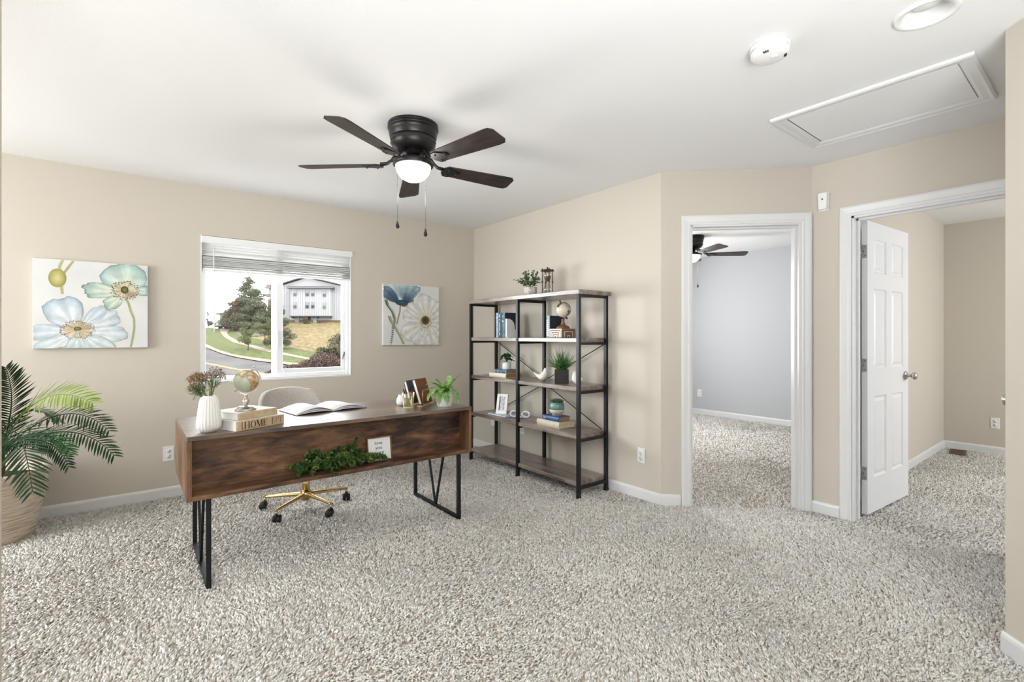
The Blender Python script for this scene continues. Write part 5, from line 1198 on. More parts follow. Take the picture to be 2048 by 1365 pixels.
b = MB(); hw = 0.056
b.box(-hw, hw, -hw, hw, 0, 0.108); b.build('planter_core', 'planter_dark', t)
rb0 = None
for k in range(12):
    if rb0 is None: b = MB(); b.bevbox(-hw - 0.002, hw + 0.002, -hw - 0.002, hw + 0.002, 0, 0.0065, 0.0015); rb0 = b.build('rib', 'planter_dark', t, (0, 0, 0.002))
    else: kid(rb0, t, (0, 0, 0.002 + k * 0.0095))
b = MB(); b.box(-hw + 0.004, hw - 0.004, -hw + 0.004, hw - 0.004, 0.108, 0.112); b.build('soil', 'soil', t)
rs = random.Random(77); b = MB()
for k in range(330):
    a = rs.uniform(0, 2 * pi); sp = rs.uniform(0, 1) ** 0.7; ln = rs.uniform(0.11, 0.235) * (1 - 0.15 * sp); base = Vector((rs.uniform(-0.035, 0.035), rs.uniform(-0.035, 0.035), 0.110))
    el = radians(90 - 62 * sp); d = Vector((cos(a) * cos(el), sin(a) * cos(el), sin(el))); b.leaf(base, base + d * ln, 0.0042, (rs.gauss(0, 1), rs.gauss(0, 1), 0.3), 0.2, droop=0.22 * sp, segs=4, shape=lambda u: 1 - 0.9 * u ** 2)
g = b.build('grass_blades', 'grass_green', t); g['kind'] = 'stuff'

# fourth board: picture frame on a flat book, chain links, books with succulent
mat('frame_white', (240, 240, 238), 0.45); mat('cloth_pale', (206, 214, 224), 0.5)
book('hardback_book', 'thin pale blue book lying flat under the white photo frame', (2.735, 3.826, S4), -pi / 2 + radians(1), 0.265, 0.16, 0.013, 'cloth_pale', 'paper_white', cov=0.0025)
t = thing('photo_frame', 'small white photo frame with a grey woodland picture on the fourth board', 'picture frame', (2.790, 3.690, S4 + 0.0136), radians(-62))
pm = bpy.data.materials.new('woodland_photo'); pm.use_nodes = True; MATS['woodland_photo'] = pm; nt = pm.node_tree; bb = nt.nodes['Principled BSDF']; bb.inputs['Roughness'].default_value = 0.35
tc = nt.nodes.new('ShaderNodeTexCoord'); mp = nt.nodes.new('ShaderNodeMapping'); mp.inputs['Scale'].default_value = (120, 120, 14); nz = nt.nodes.new('ShaderNodeTexNoise'); nz.inputs['Scale'].default_value = 1.0; nz.inputs['Detail'].default_value = 3
cr = nt.nodes.new('ShaderNodeValToRGB'); cr.color_ramp.elements[0].position = 0.36; cr.color_ramp.elements[0].color = rgb((128, 130, 136)); cr.color_ramp.elements[1].position = 0.56; cr.color_ramp.elements[1].color = rgb((206, 208, 212))
nt.links.new(tc.outputs['Object'], mp.inputs['Vector']); nt.links.new(mp.outputs[0], nz.inputs['Vector']); nt.links.new(nz.outputs[0], cr.inputs[0]); nt.links.new(cr.outputs[0], bb.inputs['Base Color'])
M = RX(radians(-14)); fw_, fh_ = 0.112, 0.192; e_ = 0.026; b = MB()
for a in ((-fw_ / 2, fw_ / 2, 0, e_ + 0.006), (-fw_ / 2, fw_ / 2, fh_ - e_, fh_), (-fw_ / 2, -fw_ / 2 + e_, e_ + 0.006, fh_ - e_), (fw_ / 2 - e_, fw_ / 2, e_ + 0.006, fh_ - e_)): b.bevbox(a[0], a[1], -0.007, 0.007, a[2], a[3], 0.0012, M)
b.build('frame', 'frame_white', t)
b = MB(); b.box(-fw_ / 2 + e_ - 0.001, fw_ / 2 - e_ + 0.001, -0.001, 0.004, e_, fh_ - e_ + 0.001, M); b.build('photo', 'woodland_photo', t)
b = MB(); b.box(-fw_ / 2 + e_, -fw_ / 2 + e_ + 0.006, -0.0018, -0.0008, e_ + 0.006, fh_ - e_, M); b.build('dark_edge', 'ink', t)
b = MB(); b.bar((0, 0.012, 0.10), (0, 0.075, 0.002), 0.03, 0.004); b.build('easel_leg', 'frame_white', t)
t = thing('chain_link_ornament', 'white chain link ornament lying on the fourth board beside the photo frame', 'ornament', (2.845, 3.470, S4), radians(-58))
mat('link_white', (228, 230, 232), 0.5)
for k, (x, tilt, rz) in enumerate(((-0.055, 75, 0), (0.0, 15, 0.3), (0.055, 70, -0.2))):
    b = MB(); n = 20; M = TR(x, 0, 0.036 if tilt > 40 else 0.020) @ RZ(rz) @ RX(radians(tilt)); pts = []
    for i in range(n + 1):
        a = 2 * pi * i / n; pts.append(M @ Vector((0.040 * cos(a), 0.026 * sin(a), 0)))
    b.tube(pts, 0.0088, 10, caps=False); b.build('link', 'link_white', t)
lie('cream hardback at the bottom of the pair under the succulent', 2.752, 3.125, 0.272, 0.185, S4, 0.053, 'book_cream', 'paper_cream')
lie('royal blue hardback lying on a cream book under the succulent', 2.768, 3.075, 0.200, 0.135, S4 + 0.0535, 0.037, 'book_royal', 'paper_tan', royal)
t = thing('potted_succulent', 'small succulent in a round teal and white pot on two stacked books', 'potted plant', (2.835, 2.968, S4 + 0.0910))
mat('teal_glaze', (112, 150, 146), 0.2, vary=(8, (134, 170, 166))); mat('sand_ceramic', (222, 212, 198), 0.55)
b = MB(); b.lathe([(0.040, 0), (0.041, 0.014), (0.044, 0.016), (0.054, 0.022), (0.060, 0.034), (0.062, 0.052)], 36); b.build('lower_pot', 'sand_ceramic', t)
b = MB(); b.lathe([(0.062, 0.052), (0.0625, 0.070), (0.061, 0.090), (0.055, 0.104), (0.046, 0.111), (0.042, 0.110), (0.042, 0.100), (0.001, 0.098)], 36); b.build('glazed_band', 'teal_glaze', t)
leaf_mat('succulent_green', (44, 72, 40), (92, 122, 78), 0.4, (120, 150, 104))
rs = random.Random(21)
for k in range(48):
    a = k * 2.39996; q = (k / 48) ** 0.5; el = radians(86 - 62 * q); ln = 0.046 + 0.008 * q; base = Vector((cos(a) * 0.018 * q, sin(a) * 0.018 * q, 0.100)); d = Vector((cos(a) * cos(el), sin(a) * cos(el), sin(el)))
    b = MB(); b.tube([base, base + d * ln * 0.5, base + d * ln], [0.0055, 0.006, 0.0008], 6); b.build('leaf', 'succulent_green', t)

# ------------------------------------------------------------------ palm in a woven basket
t = thing('potted_palm', 'green palm in a tall woven cream basket at the left edge', 'potted plant', (-0.66, 4.26, 0))
bm_ = bpy.data.materials.new('woven_basket'); bm_.use_nodes = True; MATS['woven_basket'] = bm_; nt = bm_.node_tree; bb = nt.nodes['Principled BSDF']; bb.inputs['Roughness'].default_value = 0.85
tc = nt.nodes.new('ShaderNodeTexCoord'); mp = nt.nodes.new('ShaderNodeMapping'); mp.inputs['Scale'].default_value = (9, 9, 150); nz = nt.nodes.new('ShaderNodeTexNoise'); nz.inputs['Scale'].default_value = 1.0; nz.inputs['Detail'].default_value = 4
cr = nt.nodes.new('ShaderNodeValToRGB'); cr.color_ramp.elements[0].position = 0.36; cr.color_ramp.elements[0].color = rgb((186, 166, 138)); cr.color_ramp.elements[1].position = 0.55; cr.color_ramp.elements[1].color = rgb((226, 214, 196))
nt.links.new(tc.outputs['Object'], mp.inputs['Vector']); nt.links.new(mp.outputs[0], nz.inputs['Vector']); nt.links.new(nz.outputs[0], cr.inputs[0]); nt.links.new(cr.outputs[0], bb.inputs['Base Color'])
bp = nt.nodes.new('ShaderNodeBump'); bp.inputs['Strength'].default_value = 0.6; bp.inputs['Distance'].default_value = 0.004; nt.links.new(nz.outputs[0], bp.inputs['Height']); nt.links.new(bp.outputs[0], bb.inputs['Normal'])
pr = [(0.001, 0.004), (0.185, 0.004)]
nrow = 42
for i in range(nrow):
    z = 0.004 + 0.416 * i / nrow; z2 = 0.004 + 0.416 * (i + 0.5) / nrow; R_ = lambda z: 0.190 + 0.078 * (z / 0.42) ** 0.85
    pr += [(R_(z) - 0.002, z), (R_(z2) + 0.0022, z2)]
pr += [(0.268, 0.42), (0.262, 0.426), (0.254, 0.42), (0.250, 0.36), (0.001, 0.36)]
b = MB(); b.lathe(pr, 64, flute=lambda k, z: 0.004 * sin(k * 2.1 + z * 160)); b.build('basket', 'woven_basket', t)
b = MB(); b.lathe([(0.248, 0.361), (0.1, 0.372), (0.001, 0.375)], 24); b.build('soil', 'soil', t)
mat('palm_trunk', (74, 66, 40), 0.8, bump=(40, 0.6, 0.01), vary=(20, (120, 112, 60)))
for x, y in ((0.05, -0.03), (-0.02, 0.03), (0.02, -0.08)):
    b = MB(); b.tube([(x, y, 0.36), (x, y, 0.50), (x * 1.2, y * 1.2, 0.60)], [0.022, 0.019, 0.012], 12); b.build('trunk', 'palm_trunk', t)
leaf_mat('palm_dark', (18, 38, 22), (44, 66, 42), 0.5, (64, 88, 58)); leaf_mat('palm_light', (84, 112, 34), (132, 154, 60), 0.5, (160, 180, 104)); leaf_mat('palm_mid', (32, 74, 42), (76, 120, 76), 0.5, (112, 150, 108))
for q_ in ('palm_dark', 'palm_mid', 'palm_light'): MATS[q_].node_tree.nodes['Principled BSDF'].inputs['Specular IOR Level'].default_value = 0.2
fr = [((0.05, -0.03, 0.55), (0.150, -0.19, 0.86), (0.100, -0.24, 1.055), 26, 0.150, 'palm_dark', (0.55, -0.75, 0.4)),
      ((0.05, -0.03, 0.55), (0.25, -0.46, 1.04), (0.500, -0.67, 0.865), 28, 0.150, 'palm_light', (-0.35, -0.55, 0.75)),
      ((0.04, 0, 0.52), (0.36, -0.30, 0.93), (0.565, -0.50, 0.675), 24, 0.135, 'palm_dark', (-0.3, -0.5, 1)),
      ((0.04, -0.02, 0.52), (0.40, -0.46, 0.82), (0.590, -0.60, 0.545), 24, 0.125, 'palm_dark', (-0.3, -0.5, 1)),
      ((0.03, -0.08, 0.55), (0.20, -0.58, 0.93), (0.262, -0.70, 0.425), 30, 0.175, 'palm_dark', (-0.2, -0.8, 0.5)),
      ((0.03, -0.06, 0.54), (0.30, -0.50, 0.80), (0.400, -0.60, 0.590), 22, 0.105, 'palm_mid', (0, -0.4, 1)),
      ((0.04, 0.02, 0.52), (0.26, -0.15, 0.72), (0.370, -0.24, 0.440), 22, 0.100, 'palm_dark', (-0.3, -0.5, 0.8)),
      ((0.0, -0.03, 0.55), (0.03, -0.40, 0.92), (0.080, -0.56, 0.60), 24, 0.120, 'palm_dark', (0, -0.6, 1)),
      ((0.0, 0.03, 0.55), (0.16, 0.02, 0.90), (0.31, -0.08, 0.70), 22, 0.110, 'palm_mid', (0, 0, 1)),
      ((-0.03, 0.0, 0.55), (-0.16, -0.10, 1.05), (-0.30, -0.25, 0.85), 22, 0.120, 'palm_mid', (0, 0, 1)),
      ((-0.03, 0.03, 0.55), (-0.20, 0.05, 0.95), (-0.42, 0.06, 0.70), 22, 0.120, 'palm_dark', (0, 0, 1))]
for i, (a, c_, e, n, wm, m, up) in enumerate(fr): fern_frond(t, a, c_, e, int(n * 1.4), wm, 90 + i, m, leafw=0.0112, rach=0.005, up=up, taper=0.35, tilt=0.62, foldd=0.35)

# ------------------------------------------------------------------ the view outside: a hillside street
def G(x, d, dz=0.0):
    q = x / d; k = min(1.0, max(0.0, (q + 0.585) / 0.05)); k = k * k * (3 - 2 * k); dc = 79 + 13.5 * k
    z = -6.9 + 0.119 * (d if d < dc else dc)
    return Vector((RT.x * x + FW.x * d, RT.y * x + FW.y * d, z + dz))
def E3(x, d, z): return Vector((RT.x * x + FW.x * d, RT.y * x + FW.y * d, z))
mat('dry_grass', (70, 61, 40), 0.95, vary=(2.4, (104, 92, 66), 0.10), spec=0.1, bump=(2.5, 1.0, 0.3))
mat('lawn', (48, 55, 28), 0.95, vary=(2.6, (70, 74, 42), 0.12), spec=0.1, bump=(6, 0.6, 0.1))
mat('asphalt', (60, 58, 58), 0.9, vary=(0.5, (70, 68, 67), 0.1), spec=0.1); mat('concrete', (108, 97, 89), 0.9, vary=(1.5, (98, 88, 80)), spec=0.1); mat('mulch', (49, 42, 29), 0.95, vary=(1.2, (64, 57, 37)))
mat('road_yellow', (121, 94, 30), 0.8); mat('road_white', (107, 107, 105), 0.8)
b = MB(); nx, nd = 60, 70; vs = []
for j in range(nd + 1):
    d = 9 + 150 * (j / nd) ** 1.25
    for i in range(nx + 1): vs.append(G(d * (-0.85 + 0.75 * i / nx), d, 0.12 * sin(i * 1.7 + j * 0.9) * (0 if d < 72 else 0.6)))
b.add(vs, [(j * (nx + 1) + i, j * (nx + 1) + i + 1, (j + 1) * (nx + 1) + i + 1, (j + 1) * (nx + 1) + i) for j in range(nd) for i in range(nx)], True)
o = b.build('ground_hillside', 'dry_grass'); struct(o, 'dry grassy hillside outside the window')
def strip(name, m, A, B, dz, label=None):
    """band between two lines of (x, d) points on the hillside, resampled"""
    def res(L, n=40):
        Ls = [0]; 
        for p, q in zip(L, L[1:]): Ls.append(Ls[-1] + math.hypot(p[0] - q[0], p[1] - q[1]))
        out = []
        for i in range(n + 1):
            s = Ls[-1] * i / n; k = 0
            while k < len(L) - 2 and Ls[k + 1] < s: k += 1
            u = (s - Ls[k]) / (Ls[k + 1] - Ls[k]); out.append((L[k][0] + (L[k + 1][0] - L[k][0]) * u, L[k][1] + (L[k + 1][1] - L[k][1]) * u))
        return out
    a, c_ = res(A), res(B); n = len(a); b = MB(); vs = []
    for k in range(7):
        for p, q in zip(a, c_): u = k / 6; vs.append(G(p[0] + (q[0] - p[0]) * u, p[1] + (q[1] - p[1]) * u, dz))
    b.add(vs, [(k * n + i, k * n + i + 1, (k + 1) * n + i + 1, (k + 1) * n + i) for k in range(6) for i in range(n - 1)])
    o = b.build(name, m); struct(o, label); return o
kerb_lo = [(-50.5, 76.0), (-44.0, 66.5), (-38.2, 59.1), (-35.9, 56.5), (-30.8, 51.4), (-27.8, 49.0), (-24.9, 47.1), (-22.6, 45.9), (-20.5, 44.7), (-13.8, 41.2), (-8, 38.5)]
kerb_hi = [(-52.0, 80.0), (-46.0, 70.0), (-40.7, 62.9), (-37.8, 59.5), (-33.1, 54.4), (-29.3, 50.9), (-26.3, 49.0), (-23.4, 47.4), (-21.2, 46.1), (-14.3, 42.7), (-8.4, 40.0)]
near_side = [(-62, 74), (-50, 58), (-42, 48), (-36, 42), (-30, 37.5), (-24, 34), (-20, 32), (-16, 30.5), (-12, 29), (-8, 27.5), (-5, 26)]
path_lo = [(-46.5, 77), (-43.1, 71.5), (-39.3, 66.0), (-34.8, 60.4), (-31.8, 57.8), (-28.9, 54.7), (-25.6, 51.9), (-24.0, 50.7), (-19.9, 47.6), (-15.4, 44.7), (-9, 41.5)]
path_hi = [(-44.2, 76.2), (-42.0, 71.2), (-39.6, 67.6), (-35.7, 62.7), (-31.6, 58.6), (-28.3, 55.5), (-26.4, 53.7), (-24.7, 52.3), (-20.2, 48.6), (-15.7, 45.6), (-9.2, 42.3)]
strip('ground_road', 'asphalt', near_side, kerb_lo, 0.04, 'grey asphalt road curving past the window')
strip('ground_kerb', 'concrete', kerb_lo, kerb_hi, 0.12, 'pale concrete kerb strip along the road')
strip('ground_lawn', 'lawn', kerb_hi, path_lo, 0.08, 'green lawn between kerb and footpath')
strip('ground_footpath', 'concrete', path_lo, path_hi, 0.10, 'pale curving footpath')
strip('ground_verge', 'lawn', path_hi, [(x + 0.6, d + 2.8) for x, d in path_hi], 0.05, 'green verge above the footpath')
strip('ground_planting_bed', 'mulch', [(-43.5, 76.5), (-41, 71.8), (-37.5, 66.8)], [(-38, 79), (-36.5, 74), (-34.5, 68)], 0.07, 'mulched bed under the pine')
yl = [(-52, 68.5), (-44, 58.5), (-38, 52.2), (-30.7, 46.8), (-29.0, 45.7), (-24.6, 42.8), (-19.8, 40.1), (-17.0, 38.7), (-10, 35.8)]
strip('ground_line_yellow', 'road_yellow', yl, [(x + 0.22, d + 0.26) for x, d in yl], 0.06, 'yellow centre line on the road')

def foliage(name, m, parent, blobs, n, size, seed, elong=1.0):
    """n leaf cards scattered in ellipsoids (centre, (rx,ry,rz)), one mesh"""
    rs = np.random.RandomState(seed); w = np.array([bl[1][0] * bl[1][1] * bl[1][2] for bl in blobs]) ** 0.67; w /= w.sum(); idx = rs.choice(len(blobs), n, p=w)
    C_ = np.array([tuple(bl[0]) for bl in blobs])[idx]; R_ = np.array([bl[1] for bl in blobs])[idx]
    D = rs.normal(size=(n, 3)); D /= np.linalg.norm(D, axis=1)[:, None]; P_ = C_ + D * R_ * (rs.uniform(0.15, 1.0, n) ** 0.45)[:, None]
    a = rs.normal(size=(n, 3)); a /= np.linalg.norm(a, axis=1)[:, None]; q = rs.normal(size=(n, 3)); c_ = np.cross(a, q); c_ /= np.linalg.norm(c_, axis=1)[:, None]
    s = size * rs.uniform(0.6, 1.4, n)[:, None]
    V = np.stack([P_ - a * s * elong, P_ + c_ * s * 0.5, P_ + a * s * elong, P_ - c_ * s * 0.5], 1).reshape(-1, 3); F = np.arange(4 * n).reshape(-1, 4)
    me = bpy.data.meshes.new(name); me.vertices.add(4 * n); me.vertices.foreach_set('co', V.reshape(-1).astype(np.float32)); me.loops.add(4 * n); me.loops.foreach_set('vertex_index', F.reshape(-1).astype(np.int32))
    me.polygons.add(n); me.polygons.foreach_set('loop_start', (np.arange(n) * 4).astype(np.int32)); me.update(calc_edges=True); me.materials.append(MATS[m])
    o = bpy.data.objects.new(name, me); COL.objects.link(o); o.parent = parent; o['kind'] = 'stuff'; return o
leaf_mat('pine_needles', (40, 47, 33), (80, 86, 62), 0.8, (100, 102, 78)); leaf_mat('pine_brown', (45, 36, 24), (71, 58, 40), 0.8, (49, 52, 34)); leaf_mat('tree_green', (37, 44, 14), (70, 75, 31), 0.7, (87, 87, 44)); leaf_mat('shrub_dark', (21, 27, 14), (44, 49, 25), 0.7)
leaf_mat('shrub_russet', (34, 21, 18), (68, 50, 42), 0.7, (89, 75, 64)); leaf_mat('shrub_olive', (25, 29, 14), (52, 50, 27), 0.7)
mat('bark', (45, 39, 33), 0.9)
def tree(name, label, x, d, H_, crown, m, n, size, seed, trunk_r, group=None, trunk_top=0.6, elong=1.0):
    p = G(x, d); t = thing(name, label, 'tree' if 'shrub' not in name else 'shrub', p, -YAW, group)
    b = MB(); b.tube([(0, 0, -0.3), (0.03 * H_, 0, H_ * trunk_top * 0.5), (0, 0, H_ * trunk_top)], [trunk_r, trunk_r * 0.7, trunk_r * 0.3], 8); b.build('trunk', 'bark', t)
    foliage('foliage', m, t, crown, n, size, seed, elong); return t
rs = random.Random(31); cr_ = []
for lev in range(17):
    u = lev / 16; z = 0.9 + 6.9 * u; R_ = 3.6 * (1 - u) ** 0.75 + 0.25
    for k in range(int(11 * (1 - u)) + 4):
        a = rs.uniform(0, 2 * pi); r = R_ * rs.uniform(0.35, 0.95); s = 0.5 + 0.5 * (1 - u); cr_.append(((r * cos(a), r * sin(a), z + rs.uniform(-.3, .4)), (s * 1.05, s * 1.05, s * 0.5)))
tree('pine_tree', 'large dark green pine tree outside beyond the footpath', -41.6, 76.5, 8.2, cr_, 'pine_needles', 70000, 0.062, 1, 0.22, elong=2.2)
tree('pine_tree', 'brownish thinner pine standing in front of the large dark pine', -42.4, 73.8, 4.8, [((rs.uniform(-1.3, 1.3) * (1 - k / 26), rs.uniform(-1, 1), 1.0 + 3.6 * k / 26), (0.55, 0.55, 0.34)) for k in range(26)], 'pine_brown', 5000, 0.07, 2, 0.14, elong=2.2)
tree('pine_tree', 'dark pine partly hidden at the right of the large pine', -37.6, 77.2, 4.6, [((rs.uniform(-1.9, 1.9) * (1 - k / 30), rs.uniform(-1, 1), 0.6 + 3.2 * k / 30), (0.75, 0.75, 0.5)) for k in range(30)], 'pine_needles', 16000, 0.065, 3, 0.14, elong=2.2)
tree('young_tree', 'young yellow-green tree standing on the lawn by the footpath', -29.5, 54.0, 2.4, [((rs.uniform(-0.8, 0.8), rs.uniform(-0.7, 0.7), rs.uniform(1.0, 2.3)), (0.42, 0.42, 0.34)) for k in range(11)], 'tree_green', 5000, 0.045, 4, 0.07)
tree('young_tree', 'young yellow-green tree just above the curving footpath', -30.0, 58.6, 2.9, [((rs.uniform(-1.0, 1.0), rs.uniform(-0.7, 0.7), rs.uniform(1.2, 2.9)), (0.48, 0.48, 0.38)) for k in range(13)], 'tree_green', 6500, 0.045, 5, 0.07)
tree('round_shrub', 'round dark green shrub tree seen across the window mullion', -26.3, 55.0, 2.4, [((rs.uniform(-1.4, 1.4), rs.uniform(-0.9, 0.9), rs.uniform(0.7, 2.2)), (0.55, 0.55, 0.42)) for k in range(16)], 'shrub_dark', 10000, 0.045, 6, 0.07)
tree('far_tree', 'small distant tree at the far left of the street', -58.5, 93, 3.2, [((rs.uniform(-0.8, 0.8), 0, rs.uniform(1.0, 3.0)), (0.6, 0.6, 0.5)) for k in range(8)], 'shrub_dark', 2500, 0.07, 7, 0.1)
# shrubs close to the house: crowns at window height on long stems
def near_shrub(label, x, d, blobs, m, n, size, seed):
    p = G(x, d); t = thing('tall_shrub', label, 'shrub', p, -YAW, 'tall shrubs below the window'); rs = random.Random(seed)
    for k, (c_, r) in enumerate(blobs[:6]):
        b = MB(); b.tube([(0.1 * k - 0.2, 0, -0.3), (c_[0] * 0.5, c_[1] * 0.5, (c_[2] - p.z) * 0.5), (c_[0], c_[1], c_[2] - p.z)], [0.06, 0.04, 0.015], 6); b.build('stem', 'bark', t)
    foliage('foliage', m, t, [((c_[0], c_[1], c_[2] - p.z), r) for c_, r in blobs], n, size, seed, 1.3)
near_shrub('tall olive and russet shrub filling the lower right of the window', -9.3, 26, [((0.2, 0, 0.65), (0.85, 0.7, 0.75)), ((-0.55, 0, 0.15), (0.55, 0.6, 0.45)), ((0.3, 0.2, -0.3), (0.9, 0.8, 0.5)), ((-1.2, 0.1, 0.0), (0.35, 0.4, 0.32)), ((0.45, 0, 1.1), (0.45, 0.45, 0.4)), ((-0.9, 0, 0.35), (0.4, 0.4, 0.3)), ((-0.1, 0, -0.5), (0.9, 0.7, 0.4))], 'shrub_olive', 14000, 0.036, 11)
near_shrub('russet leaved shrub low in the right pane of the window', -10.4, 25.2, [((0.6, 0, -0.10), (0.85, 0.6, 0.48)), ((-0.2, 0, -0.35), (0.6, 0.5, 0.35)), ((-1.0, 0, -0.52), (0.6, 0.5, 0.28)), ((-1.9, 0, -0.75), (0.6, 0.5, 0.25)), ((0.2, 0, -0.95), (1.5, 0.6, 0.35)), ((-1.4, 0, -1.0), (0.8, 0.5, 0.35)), ((0.9, 0, -0.1), (0.5, 0.5, 0.3))], 'shrub_russet', 19000, 0.032, 12)

# white gabled building on the hill
mat('siding_white', (126, 126, 127), 0.8); mat('siding_grey', (116, 117, 120), 0.8); mat('fascia_dark', (52, 47, 43), 0.7); mat('brick_far', (83, 64, 57), 0.9, vary=(3, (70, 52, 45))); mat('pane_dark', (36, 39, 43), 0.25); mat('pane_light', (95, 100, 105), 0.3); mat('pane_green', (60, 77, 30), 0.3); mat('stone_tan', (92, 82, 74), 0.9)  # battens, window frames and belt trim are slightly greyer than the walls
GD = 89.0; gx = -36.9
t = thing('gabled_building', 'white board-sided gabled building on the hill, seen in the right pane', 'building', E3(gx, GD, 3.1), -YAW)
b = MB(); b.prism([(-6.8, 1.0), (6.6, 1.0), (6.6, 7.05), (-0.6, 8.72), (-1.1, 8.72), (-6.8, 7.0)], 0, 7.5, lambda x, z, y: (x, y, z)); b.build('wall', 'siding_white', t)
b = MB()
x = -6.7
while x < 6.5:
    if not -3.45 < x < 3.85: b.box(x, x + 0.07, -0.05, 0, 1.0, 6.8 + min(1.5, (6.8 - abs(x + 0.8)) * 0.2))
    x += 0.42
w_ = b.build('siding_batten', 'siding_grey', t); w_['kind'] = 'stuff'
b = MB(); b.box(-6.8, 6.6, -0.08, 7.5, -1.2, 1.0); b.build('brick_base', 'brick_far', t)
for p0, p1 in (((-7.3, 6.95), (-0.85, 8.95)), ((7.1, 7.00), (-0.85, 8.95))):
    b = MB(); b.prism([p0, p1, (p1[0], p1[1] + 0.22), (p0[0], p0[1] + 0.22)], -0.6, 7.9, lambda x, z, y: (x, y, z)); b.build('roof_slope', 'fascia_dark', t)
bay = MB(); bay.box(-3.4, 3.8, -1.0, 0, 1.75, 6.7); bo = bay.build('bay', 'siding_white', t)
b = MB(); b.box(-3.9, 4.3, -1.5, 0, 6.7, 6.86); b.box(-3.8, 4.2, -1.4, 0, 6.98, 7.12); b.build('bay_roof', 'fascia_dark', bo)
b = MB(); b.box(-3.8, 4.2, -1.35, 0, 6.86, 6.98); b.build('bay_fascia', 'siding_white', bo)
b = MB()
x = -3.3
while x < 3.7: b.box(x, x + 0.05, -1.04, -1.0, 1.8, 6.7); x += 0.42
w_ = b.build('bay_batten', 'siding_grey', bo); w_['kind'] = 'stuff'
b = MB(); b.box(-3.5, 3.9, -1.1, 0, 1.62, 1.76); b.build('bay_sill', 'fascia_dark', bo)
for x in (-3.3, -1.0, 1.3, 3.65): b = MB(); b.box(x - 0.12, x + 0.12, -1.0, 0, 1.35, 1.62); b.build('bracket', 'fascia_dark', bo)
for (x0, z0, m) in ((-2.85, 5.35, 'pane_dark'), (-0.62, 5.35, 'pane_dark'), (0.40, 5.35, 'pane_dark'), (2.50, 5.25, 'pane_dark'), (-2.85, 3.15, 'pane_dark'), (-0.62, 3.15, 'pane_dark'), (0.40, 3.15, 'pane_dark'), (2.50, 3.05, 'pane_green')):
    b = MB(); b.box(x0 - 0.06, x0 + 0.62, -1.06, -1.0, z0 - 0.06, z0 + 1.16); wn = b.build('window', 'siding_grey', t)
    b = MB(); b.box(x0, x0 + 0.56, -1.09, -1.05, z0, z0 + 0.52); b.build('pane', m, wn)
    b = MB(); b.box(x0, x0 + 0.56, -1.085, -1.05, z0 + 0.58, z0 + 1.10); b.build('pane', 'pane_light', wn)
for (x0, m) in ((-2.85, 'pane_light'), (-0.62, 'pane_dark')):
    b = MB(); b.box(x0 - 0.08, x0 + 0.64, -0.14, 0, 0.55, 1.72); wn = b.build('window', 'siding_white', t); b = MB(); b.box(x0, x0 + 0.56, -0.17, -0.13, 0.62, 1.66); b.build('pane', m, wn)
b = MB(); b.box(0.35, 1.0, -0.16, 0, 0.1, 1.35); b.build('utility_door', 'siding_white', t)
b = MB(); b.box(-6.8, -3.4, -0.07, 0, 3.62, 3.70); b.build('belt_trim', 'siding_grey', t)
p = G(-36.9, 86.2); t = thing('dry_bush', 'dry bush against the base of the white gabled building', 'shrub', p, -YAW)
b = MB(); b.tube([(0, 0, -0.2), (0, 0, 0.6)], [0.05, 0.02], 6); b.build('stem', 'bark', t); foliage('foliage', 'pine_brown', t, [((0, 0, 0.6), (0.5, 0.5, 0.8)), ((0.5, 0, 0.3), (0.5, 0.4, 0.4))], 500, 0.10, 40)

# apartment block behind the pine
t = thing('apartment_block', 'tan and white apartment block with balconies behind the pine', 'building', E3(-46.7, 98.0, 3.6), -YAW)
b = MB(); b.box(-2.6, 3.5, 0, 10, 0.0, 7.2); b.build('wall', 'siding_white', t)
b = MB(); b.box(-2.7, -1.9, -0.15, 1.0, 0.0, 5.0); b.build('brick_pier', 'brick_far', t)
b = MB(); b.box(-3.0, 3.8, -0.6, 10.5, 7.2, 7.5); b.box(-2.9, 3.7, -0.4, 10.3, 7.5, 8.0); b.build('roof', 'stone_tan', t)
b = MB(); b.box(-3.6, -2.4, -0.2, 1.5, 5.6, 6.1); b.build('porch_roof', 'stone_tan', t)
for z in (0.3, 2.6, 4.9):
    b = MB(); b.box(-1.6, 1.6, -1.2, 0, z - 0.12, z + 0.05); bo = b.build('balcony', 'siding_white', t)
    b = MB(); b.box(-1.6, 1.6, -1.2, -1.15, z + 0.9, z + 1.0)
    for k in range(9): b.box(-1.6 + 0.39 * k, -1.55 + 0.39 * k, -1.2, -1.15, z, z + 0.9)
    b.build('railing', 'fascia_dark', bo)
    b = MB(); b.box(-1.4, 0.2, -0.05, 0.02, z + 0.05, z + 1.9); wn = b.build('window', 'fascia_dark', t); b = MB(); b.box(-1.25, 0.05, -0.08, -0.04, z + 0.15, z + 1.8); b.build('pane', 'pane_dark', wn)
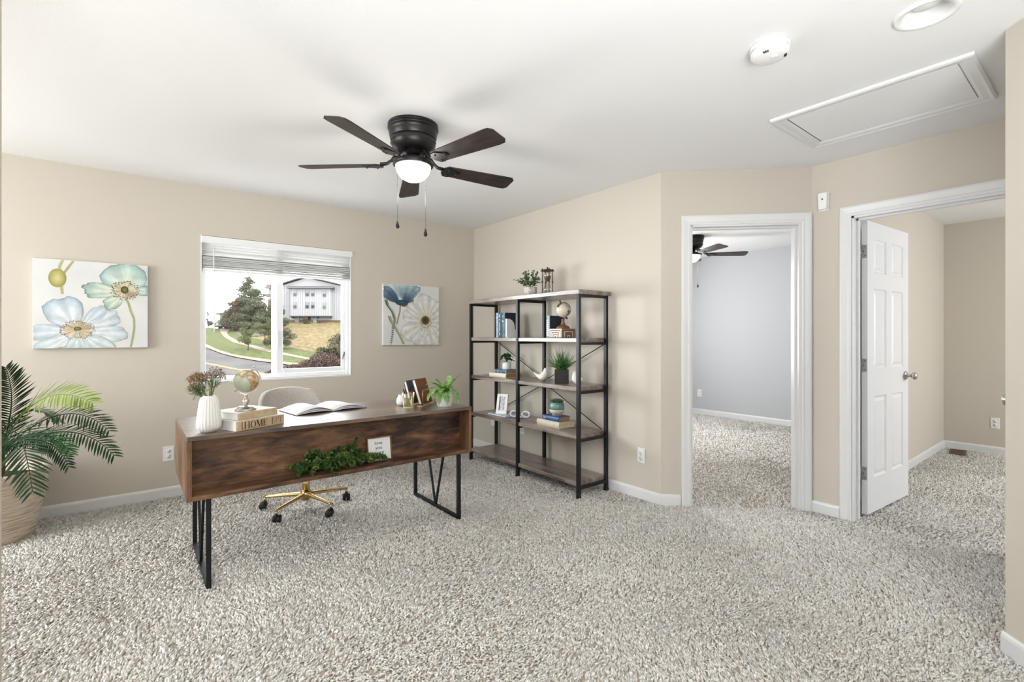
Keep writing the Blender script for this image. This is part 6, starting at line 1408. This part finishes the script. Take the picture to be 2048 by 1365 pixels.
# white house at the left
t = thing('white_house', 'white house with a low grey roof at the far left of the street', 'building', E3(-57.0, 97, 2.3), -YAW)
b = MB(); b.box(-1.6, 4.0, 0, 8, 0, 3.2); b.build('wall', 'siding_white', t)
mat('roof_grey', (66, 62, 60), 0.8)
b = MB(); b.prism([(-2.1, 3.15), (4.5, 3.9), (4.5, 4.15), (-2.1, 3.40)], -0.6, 8.5, lambda x, z, y: (x, y, z)); b.build('roof', 'roof_grey', t)
b = MB(); b.box(0.9, 1.2, -0.05, 0.02, 1.0, 2.0); wn = b.build('window', 'fascia_dark', t); b = MB(); b.box(0.95, 1.15, -0.08, -0.04, 1.05, 1.95); b.build('pane', 'pane_dark', wn)
# parked car
mat('car_paint', (14, 17, 24), 0.3, coat=0.6); mat('car_glass', (30, 34, 39), 0.1); mat('tail_red', (71, 12, 12), 0.3)
p = G(-46.8, 77.0); t = thing('parked_car', 'dark blue car parked up the street, seen from behind', 'car', p, -YAW + radians(-25))
b = MB(); b.prism([(0, 0.32), (4.4, 0.32), (4.45, 0.7), (4.2, 0.95), (3.2, 1.02), (2.6, 1.50), (0.5, 1.55), (0.05, 1.0), (-0.05, 0.6)], -0.86, 0.86, lambda y, z, x: (x, y, z)); o = b.build('body', 'car_paint', t); md = o.modifiers.new('b', 'BEVEL'); md.width = 0.08; md.segments = 2
b = MB(); b.prism([(0.18, 1.06), (0.12, 1.06), (0.46, 1.48), (0.52, 1.48)], -0.7, 0.7, lambda y, z, x: (x, y - 0.06, z)); b.build('rear_window', 'car_glass', t)
for s in (-1, 1):
    b = MB(); b.prism([(0.75, 1.08), (2.9, 1.08), (2.5, 1.44), (0.85, 1.46)], s * 0.85, s * 0.875, lambda y, z, x: (x, y, z)); b.build('side_window', 'car_glass', t)
    b = MB(); b.box(s * 0.80 - 0.12, s * 0.80 + 0.06 * (1 if s < 0 else 0) + 0.05, -0.10, 0.04, 0.80, 1.0); b.build('tail_light', 'tail_red', t)
    for y in (0.85, 3.55): b = MB(); b.lathe([(0.001, 0), (0.20, 0.0), (0.33, 0.02), (0.34, 0.10), (0.33, 0.18), (0.20, 0.2), (0.001, 0.2)], 20, (s * 0.72 - 0.10, y, 0.34), M=RY(pi / 2)); b.build('wheel', 'rubber_black', t)
b = MB(); b.box(-0.26, 0.26, -0.12, 0.02, 0.70, 0.82); b.build('number_plate', 'siding_white', t)
